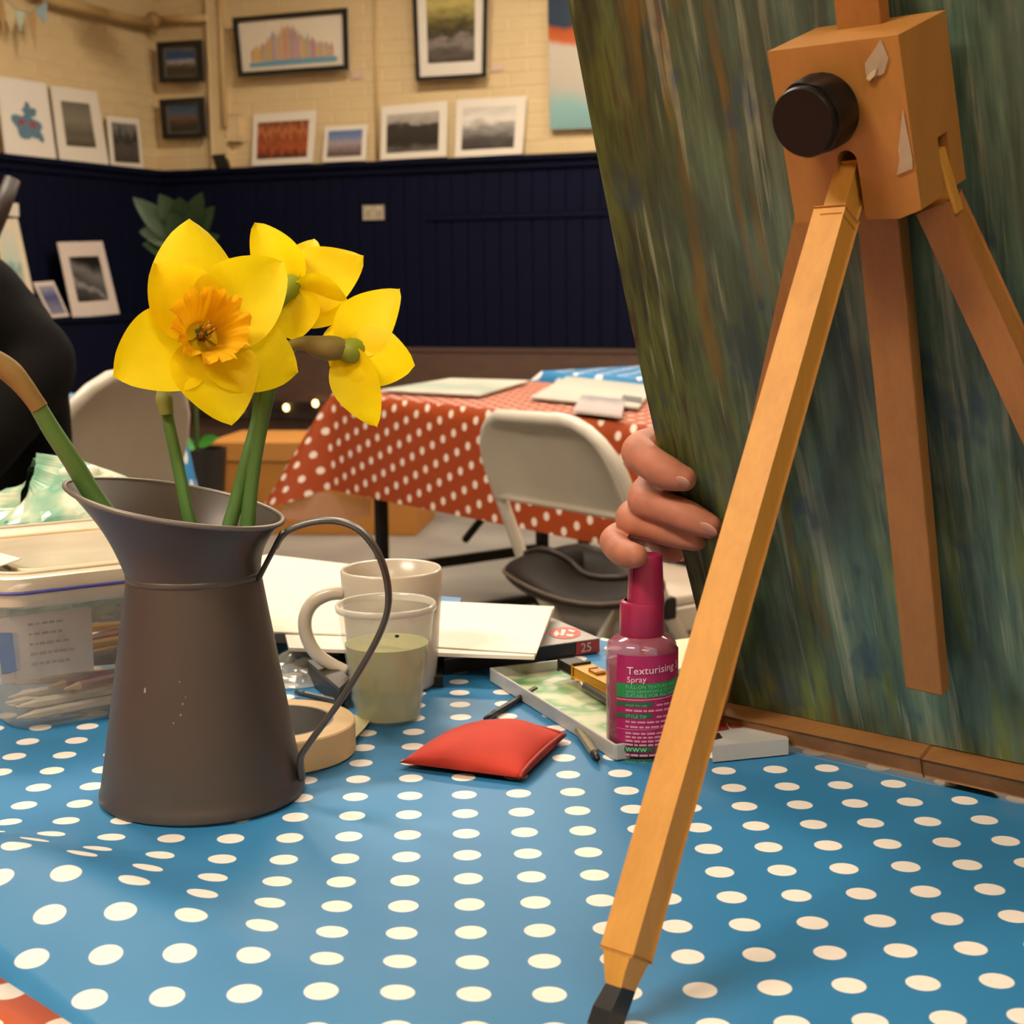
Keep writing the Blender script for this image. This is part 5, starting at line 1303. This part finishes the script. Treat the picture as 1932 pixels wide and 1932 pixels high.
# ================================================================== PAPERS AND BOXES ON THE TABLE
m_paper = flat('#efe4d4', .7, 0, .02); m_paper_b = flat('#f0e2cb', .7, 0, .02)
def slab(label, pts, z, th, mat, name, cat, group=None):
    P = [on_z(px, py, z + th) - ZUP * th for px, py in pts]
    bm = bm_new(); prism(bm, P, ZUP * th); return tag(obj(name, bm, mat), label, cat, group)
# box of pencils with the number 25, under the drawing paper
bz = TZ + .003
bh = .0125
P = [on_z(px, py, bz + bh) - ZUP * bh for px, py in ((838, 1244), (1131, 1204), (1043, 1166), (838, 1196))]
t = thing('pencil_box', 'flat black box with a grey lid, red emblem and number 25 under the white paper', 'box', P[1])
bm = bm_new(); prism(bm, P, ZUP * (bh - .0008)); obj('tray', bm, m_black, t)
bm = bm_new(); prism(bm, [p + ZUP * (bh - .0007) for p in P], ZUP * .0007); lid_ = obj('lid', bm, flat('#a9a29a', .4, 0, .08, 20), t)
topz = bz + bh
def bt(px, py, o_=0): return on_z(px, py, topz + o_)
bm = bm_new(); bm.faces.new([bm.verts.new(bt(1066 + 30 * math.cos(2 * PI * i / 28), 1194 + 11 * math.sin(2 * PI * i / 28), .0004)) for i in range(28)]); obj('emblem', bm, flat('#d2402c', .4), lid_)
bm = bm_new()
for pts in (((1044, 1196), (1050, 1189), (1056, 1196), (1049, 1201)), ((1060, 1187), (1068, 1188), (1063, 1199), (1057, 1199)), ((1072, 1187), (1086, 1190), (1081, 1193), (1072, 1190)), ((1068, 1196), (1084, 1197), (1079, 1201), (1070, 1200))):
    bm.faces.new([bm.verts.new(bt(x, y, .0008)) for x, y in pts])
obj('emblem_mark', bm, flat('#ecd9d0', .5), lid_)['kind'] = 'stuff'
pa, pb_ = P[0], P[1]; dd = (pb_ - pa).normalized(); nn = dd.cross(ZUP); nn = nn if nn.y < 0 else -nn
Lf = (pb_ - pa).length; q0 = pa + dd * (Lf - .0235) + nn * .0003
bm = bm_new(); prism(bm, [q0 + ZUP * .0006, q0 + dd * .0232 + ZUP * .0006, q0 + dd * .0232 + ZUP * (bh - .0009), q0 + ZUP * (bh - .0009)], nn * .0005); re_ = obj('red_end', bm, flat('#a3302a', .4), t)
bm = bm_new(); q1 = q0 + dd * .004 + ZUP * .0026 + nn * .001; add_text(bm, '25', .0112, lambda x, y: q1 + dd * (x * 1.0) + ZUP * y); obj('number', bm, flat('#d8c8bc', .5), re_)
# slim black book under the paper on the left of it
slab('slim black book under the front edge of the white paper', ((640, 1272), (836, 1278), (836, 1215), (640, 1205)), bz, .008, flat('#16130f', .4), 'black_book', 'book')
# sheets
PZ = TZ + .0235
slab('stack of white drawing paper beside the cups, right corner curling over the black box', ((545, 1222), (1008, 1238), (1046, 1144), (700, 1128), (520, 1126)), PZ, .003, m_paper, 'drawing_paper', 'paper')
slab('loose creamy sheet of paper lying behind the jug handle', ((470, 1190), (660, 1196), (690, 1068), (505, 1046), (440, 1060)), PZ + .0035, .0015, m_paper_b, 'drawing_paper', 'paper')
slab('top sheet of the white paper, slightly turned, its corner over the pencil box', ((700, 1212), (1012, 1232), (1043, 1146), (860, 1136), (700, 1130)), PZ + .0035, .0008, m_paper, 'drawing_paper', 'paper')
# bundle lifting the sheets: blue folder
slab('thin blue folder under the far edge of the white paper', ((560, 1180), (860, 1186), (870, 1128), (560, 1100)), TZ + .016, .005, flat('#3f79ad', .5), 'folder', 'folder')
slab('thick white sketch pad under the paper at the back of the table', ((420, 1185), (800, 1195), (800, 1120), (430, 1085)), TZ + .003, .0125, flat('#ddd2c2', .7), 'sketch_pad', 'sketch pad')
# small dark box end by the mug handle
P = [on_z(px, py, TZ + .021) - ZUP * .018 for px, py in ((640, 1296), (662, 1276), (600, 1236), (580, 1244))]
t = thing('small_tin', 'small black and gold tin behind the masking tape', 'tin', P[0])
bm = bm_new(); prism(bm, P, ZUP * .014); obj('tin_body', bm, m_black, t)
bm = bm_new(); prism(bm, [p + ZUP * .0141 for p in P], ZUP * .003); obj('tin_lid', bm, flat('#3a3325', .35, .4), t)
# crumpled clear plastic
def crumple(name, label, cx, cy, z0, rx, ry, hz, mat, seed, nu=34, nv=16, cat='plastic'):
    c = on_z(cx, cy, z0); bm = bm_new()
    def fn(u_, v_):
        a = 2 * PI * u_; r = v_
        x = rx * r * math.cos(a) * (1 + .18 * math.sin(3 * a + seed)); y = ry * r * math.sin(a)
        q_ = Vector((x * 38 + seed, y * 38, seed)); h = hz * (1 - r ** 2.2) * (0.65 + 0.9 * abs(noise.noise(q_))) + .004 * abs(noise.noise(q_ * 2.3)) * (1 - r)
        return c + Vector((x, y, max(.0005, h)))
    grid(bm, fn, nu, nv, None, True)
    return tag(obj(name, bm, mat, smooth=False), label, cat)
m_wrap = see_through('clear_wrap', '#d9d2c4', .42, .08, .5, 60)
crumple('plastic_wrap', 'crumpled clear plastic wrap between the jug and the mug', 565, 1270, TZ + .003, .042, .05, .014, m_wrap, 2.2)
# paint brush beside the tape
stick('paint_brush', 'small dark flat paint brush lying behind the masking tape', 'brush', on_z(655, 1328, TZ + .006), on_z(560, 1306, TZ + .006), .0025, flat('#33383a', .4), flat('#27424f', .5), taper=1.1)
# paint palette tray
tz_ = TZ + .003; PT = [on_z(px, py, tz_ + .010) for px, py in ((926, 1262), (1215, 1440), (1300, 1392), (1062, 1240))]
PT = [Vector((p.x, p.y, tz_)) for p in PT]; ta = (PT[1] - PT[0]).normalized(); tb2 = (PT[3] - PT[0]); tb2 = (tb2 - ta * tb2.dot(ta)).normalized()
TLn, TWd = .225, .078; p0 = PT[0]
pal = thing('paint_palette', 'white enamel paint tray with green washes and a bent corner beside the spray bottle', 'palette', p0)
m_enam = flat('#b9b8b4', .3, 0, .08, 20); m_wash = None
m_wash, nt, b = new_mat('paint_washes'); wv1 = noise_n(nt, coords(nt, 'Object'), 28, 4); wv2 = noise_n(nt, coords(nt, 'Object', (1, 1, 1), (0, 0, 0), (3, 1, 2)), 22, 3)
wc = ramp(nt, ((.35, '#d9d3bb'), (.48, '#c9cfa6'), (.56, '#9dbb86'), (.62, '#6fa36c'), (.72, '#d5cdb2')), wv1); wc = mixc(nt, ramp(nt, ((.62, '#000000'), (.72, '#ffffff')), wv2), wc, lin('#b9c48e'))
nt.links.new(wc, b.inputs['Base Color']); b.inputs['Roughness'].default_value = .3
bm = bm_new(); box(bm, p0 + ta * (TLn / 2) + tb2 * (TWd / 2) + ZUP * .0015, (TLn, TWd, .003), (ta, tb2, ZUP), .001); obj('tray_floor', bm, m_wash, pal)
for c, s_ in ((p0 + ta * (TLn / 2), (TLn, .002, .011)), (p0 + ta * (TLn / 2) + tb2 * TWd, (TLn, .002, .011))):
    bm = bm_new(); box(bm, c + ZUP * .0055, s_, (ta, tb2, ZUP), .0006); obj('tray_wall', bm, m_enam, pal)
for c in (p0 + tb2 * (TWd / 2), p0 + tb2 * (TWd / 2) + ta * TLn):
    bm = bm_new(); box(bm, c + ZUP * .0055, (.002, TWd, .011), (ta, tb2, ZUP), .0006); obj('tray_wall', bm, m_enam, pal)
# pans set in the far part of the tray
pcs = ['#2a2a22', '#3b4a2f', '#22352c', '#4a3a22', '#5b2420', '#1f2a3a', '#3a2c1c', '#2b3a2a']
for i in range(8):
    c = p0 + ta * (.075 + .017 * i) + tb2 * (TWd - .010) + ZUP * .006
    bm = bm_new(); box(bm, c, (.014, .013, .007), (ta, tb2, ZUP), .0008); obj('paint_pan', bm, flat(pcs[i], .35, 0, .3, 60), pal)
# second half of the paint tin beyond the easel leg
q_ = [on_z(px, py, tz_ + .011) for px, py in ((1345, 1408), (1488, 1394), (1470, 1370), (1340, 1352))]; q_ = [Vector((p.x, p.y, tz_)) for p in q_]
t = thing('paint_tin', 'white paint tin with red and black pans behind the near easel leg', 'tin', q_[0])
bm = bm_new(); prism(bm, q_, ZUP * .011); obj('tin_body', bm, m_enam, t)
for pts, c in ((((1350, 1380), (1375, 1376), (1366, 1362), (1346, 1366)), '#8a2c22'), (((1380, 1374), (1400, 1372), (1392, 1362), (1372, 1363)), '#8f3a26'), (((1346, 1396), (1362, 1392), (1356, 1384), (1344, 1388)), '#2a1a16')):
    bm = bm_new(); prism(bm, [on_z(x, y, tz_ + .0113) for x, y in pts], ZUP * .0008); obj('paint_pan', bm, flat(c, .4), t)
# utility knife, pens, brushes
kp = on_z(1068, 1250, tz_ + .016); kq = on_z(1190, 1312, tz_ + .013); kd = (kq - kp).normalized(); ks = kd.cross(ZUP).normalized()
t = thing('craft_knife', 'yellow and black snap-off craft knife lying in the paint tray', 'knife', kp)
Lk = (kq - kp).length
bm = bm_new(); box(bm, kp + kd * (Lk * .62), (Lk * .75, .014, .009), (kd, ks, ZUP), .002); obj('handle', bm, flat('#d99a1e', .4), t)
bm = bm_new(); box(bm, kp + kd * (Lk * .13), (Lk * .26, .012, .0085), (kd, ks, ZUP), .002); obj('end_cap', bm, m_black, t)
bm = bm_new(); box(bm, kp + kd * (Lk * .5) + ZUP * .0052, (Lk * .12, .007, .0022), (kd, ks, ZUP), .0008); obj('slider', bm, flat('#b97d14', .4), t)
stick('pen', 'grey metallic pen under the yellow craft knife', 'pen', on_z(1165, 1332, tz_ + .008), on_z(1092, 1288, tz_ + .008), .0035, flat('#55584e', .3, .3), flat('#b9b2a2', .25, .6), taper=.7)
stick('paint_brush', 'black brush handle sticking out from under the paint tray', 'brush', on_z(1010, 1300, TZ + .0055), on_z(915, 1356, TZ + .0055), .0025, m_black, m_black, taper=.6)
stick('pen', 'small black and silver pen lying on the dots left of the spray bottle', 'pen', on_z(1092, 1378, TZ + .0075), on_z(1128, 1432, TZ + .0065), .0032, flat('#8b846c', .35, .3), m_black, taper=.5)
slab('cream card behind the spray bottle and the easel leg', ((1276, 1262), (1330, 1258), (1335, 1200), (1274, 1207)), TZ + .003, .004, flat('#e3d5ae', .6), 'card', 'card')
stick('cork_handle', 'short orange-brown wooden handle between the spray bottle and the easel leg', 'tool', on_z(1280, 1318, TZ + .010), on_z(1306, 1268, TZ + .010), .0065, flat('#a5652f', .6), flat('#7a4622', .6), taper=.8, segs=12)
# red fabric pouch
rc = [on_z(px, py, TZ + .006) for px, py in ((752, 1440), (905, 1366), (1068, 1390), (985, 1470))]
pou = thing('fabric_pouch', 'bright red fabric pouch lying on the blue cloth in front of the cup', 'pouch', rc[0])
bm = bm_new()
def pch(u_, v_, top):
    p = (rc[0] * (1 - u_) + rc[3] * u_) * (1 - v_) + (rc[1] * (1 - u_) + rc[2] * u_) * v_
    e = (math.sin(PI * u_) * math.sin(PI * v_)) ** .5
    w_ = .0012 * math.sin(9 * u_ + 3 * v_) * e
    p = Vector((p.x, p.y, TZ + .0065))
    return p + ZUP * ((.017 * e + w_) if top else -.003 * e)
grid(bm, lambda u_, v_: pch(u_, v_, True), 20, 20); grid(bm, lambda u_, v_: pch(u_, 1 - v_, False), 20, 20)
bmesh.ops.remove_doubles(bm, verts=bm.verts, dist=.0003)
obj('pouch_body', bm, flat('#c8361f', .8, 0, .1, 60, .2, bdist=.001), pou, True)
bm = bm_new(); tube(bm, [tuple(pch(u_, .985, True) + ZUP * .0006) + (.0016,) for u_ in [i / 16 for i in range(17)]], 6); obj('piping', bm, flat('#b02c18', .7), pou, True)
bm = bm_new(); tube(bm, [tuple(pch(.985, v_, True) + ZUP * .0006) + (.0016,) for v_ in [i / 16 for i in range(17)]], 6); obj('zip', bm, flat('#9c2614', .6), pou, True)

# ================================================================== CLEAR STORAGE BOX
g0 = on_z(22, 1394); ga = Vector((.85, .53, 0)).normalized(); gb = Vector((-.53, .85, 0)).normalized()
GL, GW, GH = .172, .205, .109
gz = TZ + .003; g0 = Vector((g0.x, g0.y, gz))
cbx = thing('storage_box', 'clear plastic storage box with a blue-sealed lid, full of pencils, left of the jug', 'box', g0 + ga * (GL / 2) + gb * (GW / 2))
m_clear = see_through('clear_box', '#cdc3b4', .34, .12, .35, 30)
m_lid = see_through('milky_lid', '#e0cfb4', .80, .22, .15, 22)
def bxp(s, t_, z): 
    k = 1 + .10 * z / GH; return g0 + ga * (GL * (.5 + (s - .5) * k)) + gb * (GW * (.5 + (t_ - .5) * k)) + ZUP * z
def rrect(k, z, r=.14, n=6, grow=0.0):
    out = []
    for cx_, cy_, a0 in ((1 - r, 1 - r, 0), (r, 1 - r, PI / 2), (r, r, PI), (1 - r, r, 3 * PI / 2)):
        for i in range(n + 1):
            a = a0 + PI / 2 * i / n; s, t_ = cx_ + r * math.cos(a), cy_ + r * math.sin(a)
            s, t_ = .5 + (s - .5) * k, .5 + (t_ - .5) * k; out.append(bxp(s, t_, z))
    return out
def loft(bm, loops, cap0=True, cap1=True):
    R_ = [[bm.verts.new(p) for p in l] for l in loops]
    for a, b_ in zip(R_[:-1], R_[1:]):
        for i in range(len(a)): bm.faces.new((a[i], a[(i + 1) % len(a)], b_[(i + 1) % len(a)], b_[i]))
    if cap0: bm.faces.new(list(reversed(R_[0])))
    if cap1: bm.faces.new(R_[-1])
bm = bm_new(); loft(bm, [rrect(.94, .0), rrect(.99, .004), rrect(1, .012), rrect(1, .5 * GH), rrect(1, GH)], True, False); obj('box_body', bm, m_clear, cbx, True, False, .8)
bm = bm_new(); loft(bm, [rrect(1.03, GH - .016), rrect(1.05, GH - .014), rrect(1.05, GH - .001), rrect(1.04, GH + .006), rrect(1.0, GH + .008), rrect(.93, GH + .008), rrect(.90, GH + .004), rrect(.80, GH + .004)], False, True); obj('lid', bm, m_lid, cbx, True, False, .8)
for nm, k, z, r_, mt in (('seal', 1.055, GH - .004, .0012, flat('#4a4a9c', .35)), ('lid_ridge', .74, GH + .0045, .0018, flat('#e6cfa8', .35)), ('lid_ridge', .97, GH + .0085, .0015, flat('#d8c5aa', .35))):
    l_ = rrect(k, z); bm = bm_new(); tube(bm, [tuple(p) + (r_,) for p in l_ + l_[:1]], 8, False); obj(nm, bm, mt, cbx, True)
# card with handwriting behind the front wall
cc = [bxp(-.005, .035, .038), bxp(.37, .035, .038), bxp(.37, .03, .086), bxp(-.005, .03, .086)]
t = thing('paper_label', 'white card with lines of small blue-grey print inside the clear box', 'label', cc[0])
bm = bm_new(); prism(bm, cc, gb * .0006); obj('card', bm, flat('#cfc6c0', .7), t)
rr_ = random.Random(11)
for k in range(5):
    z = .079 - .0075 * k; bm = bm_new(); x = .12
    while x < .25 + .05 * rr_.random():
        w_ = rr_.uniform(.012, .03); p = bxp(x, .033, z) - gb * .0006
        box(bm, p + ga * (w_ * GL / 2), (w_ * GL, .0003, .0018), (ga, gb, ZUP)); x += w_ + .006
    obj('printed_line', bm, flat('#8b8794', .7), t)['kind'] = 'stuff'
bm = bm_new(); prism(bm, [bxp(a, .033, z) - gb * .0008 for a, z in ((0, .045), (.075, .047), (.075, .074), (0, .076))], -gb * .0003); obj('printed_patch', bm, flat('#7d93b8', .6), t)
# pencils and chalks inside
pen_cols = [('yellow', '#c9962a'), ('red', '#8c2f24'), ('brown', '#6a4526'), ('white', '#cfc3b0'), ('black', '#2b2622')]
rp = random.Random(21)
protos = {}
def make_pencil(cn, hexc):
    t = thing('pencil', 'pencil', 'pencil'); bm = bm_new()
    tube(bm, [(-.05, 0, 0, .0036), (.038, 0, 0, .0036)], 6); obj('barrel', bm, flat(hexc, .4, 0, .1), t, False, True)
    bm = bm_new(); tube(bm, [(.038, 0, 0, .0036), (.052, 0, 0, .0006)], 6); obj('tip', bm, m_woodtip if cn != 'white' else flat(hexc, .7), t, False, True)
    bm = bm_new(); tube(bm, [(-.056, 0, 0, .0037), (-.05, 0, 0, .0037)], 6); obj('end', bm, flat('#a03328' if cn != 'white' else hexc, .5), t, False, True); return t
labs = {'yellow': 'yellow pencil lying inside the clear storage box', 'red': 'red pencil lying inside the clear storage box', 'brown': 'brown pencil lying inside the clear storage box', 'white': 'white chalk stick heaped at the front of the clear storage box', 'black': 'black pencil lying inside the clear storage box'}
ga_ang = math.atan2(ga.y, ga.x)
seqs = ['white'] * 7 + ['yellow', 'red', 'brown', 'yellow', 'black', 'red', 'yellow', 'brown', 'yellow', 'red', 'black', 'yellow', 'red']
for i, cn in enumerate(seqs):
    if cn not in protos: protos[cn] = make_pencil(cn, dict(pen_cols)[cn]); o_ = protos[cn]
    else: o_ = dup(protos[cn])
    o_['label'] = labs[cn]; o_['group'] = cn + ' sticks in the clear box'
    if cn == 'white':
        p = bxp(.36 + rp.uniform(-.02, .05), .10 + .045 * i, .008 + .0052 * (i % 3)); a = ga_ang + rp.uniform(-.15, .15) + PI
        o_.rotation_euler = (0, rp.uniform(-.08, .08), a)
    else:
        j = i - 7; p = bxp(.52 + rp.uniform(-.06, .06), .14 + .07 * (j % 9), .016 + .0075 * (j // 5) + .007 * (j % 3)); a = ga_ang + rp.uniform(-.45, .45) + (PI if rp.random() < .5 else 0)
        o_.rotation_euler = (0, rp.uniform(-.06, .06), a)
    o_.location = p
# white card lying on the lid
P = [on_z(px, py, gz + GH + .0110) for px, py in ((-60, 1084), (-8, 1072), (40, 1056), (-20, 1040), (-90, 1052))]
bm = bm_new(); prism(bm, P, ZUP * .001); tag(obj('card', bm, m_paper), 'white card lying on the lid of the clear box', 'card')
# green and white plastic bag behind the box
m_bag, nt, b = new_mat('bag_film'); bv1 = noise_n(nt, coords(nt, 'Object'), 24, 4); bv2 = noise_n(nt, coords(nt, 'Object', (1, 1, 1), (0, 0, 0), (2, 5, 1)), 42, 2)
bc_ = ramp(nt, ((.35, '#dfe3c8'), (.48, '#a9c9ae'), (.58, '#7fb79a'), (.7, '#c9d6bc')), bv1); bc_ = mixc(nt, ramp(nt, ((.68, '#000000'), (.74, '#ffffff')), bv2), bc_, lin('#1f6288'))
nt.links.new(bc_, b.inputs['Base Color']); b.inputs['Roughness'].default_value = .18
bgp = on_z(75, 1086); bgp = Vector((-.475, 1.47, TZ + .003))
bm = bm_new()
def bagfn(u_, v_):
    a = 2 * PI * u_; prof = (math.sin(PI * min(.999, .08 + .92 * v_)) ** .45) if v_ > .0 else .6
    q2 = Vector((math.cos(a) * 1.6, math.sin(a) * 1.6, v_ * 3.2)); wob = 1 + .16 * noise.noise(q2 * 1.6) + .08 * noise.noise(q2 * 4)
    top_h = .128 + .028 * math.cos(a - .5)
    return bgp + Vector((.135 * prof * wob * math.cos(a), .085 * prof * wob * math.sin(a), max(.001, top_h * v_ + .006 * noise.noise(q2 * 3))))
grid(bm, bagfn, 60, 24, None, True)
bagT = thing('plastic_bag', 'crinkled pale green plastic bag with blue spots behind the clear box', 'bag', bgp)
obj('bag_film', bm, m_bag, bagT)
bm = bm_new(); kk = at_y(148, 892, 1.46)
for i in range(4): ellipsoid(bm, kk + Vector((.008 * i - .012, .004 * (i % 2), .004 * math.sin(i * 2))), (.009, .007, .006 + .003 * (i % 2)))
o = obj('bag_knot', bm, flat('#e9ead2', .25), bagT); fuse(o, .003, 2)
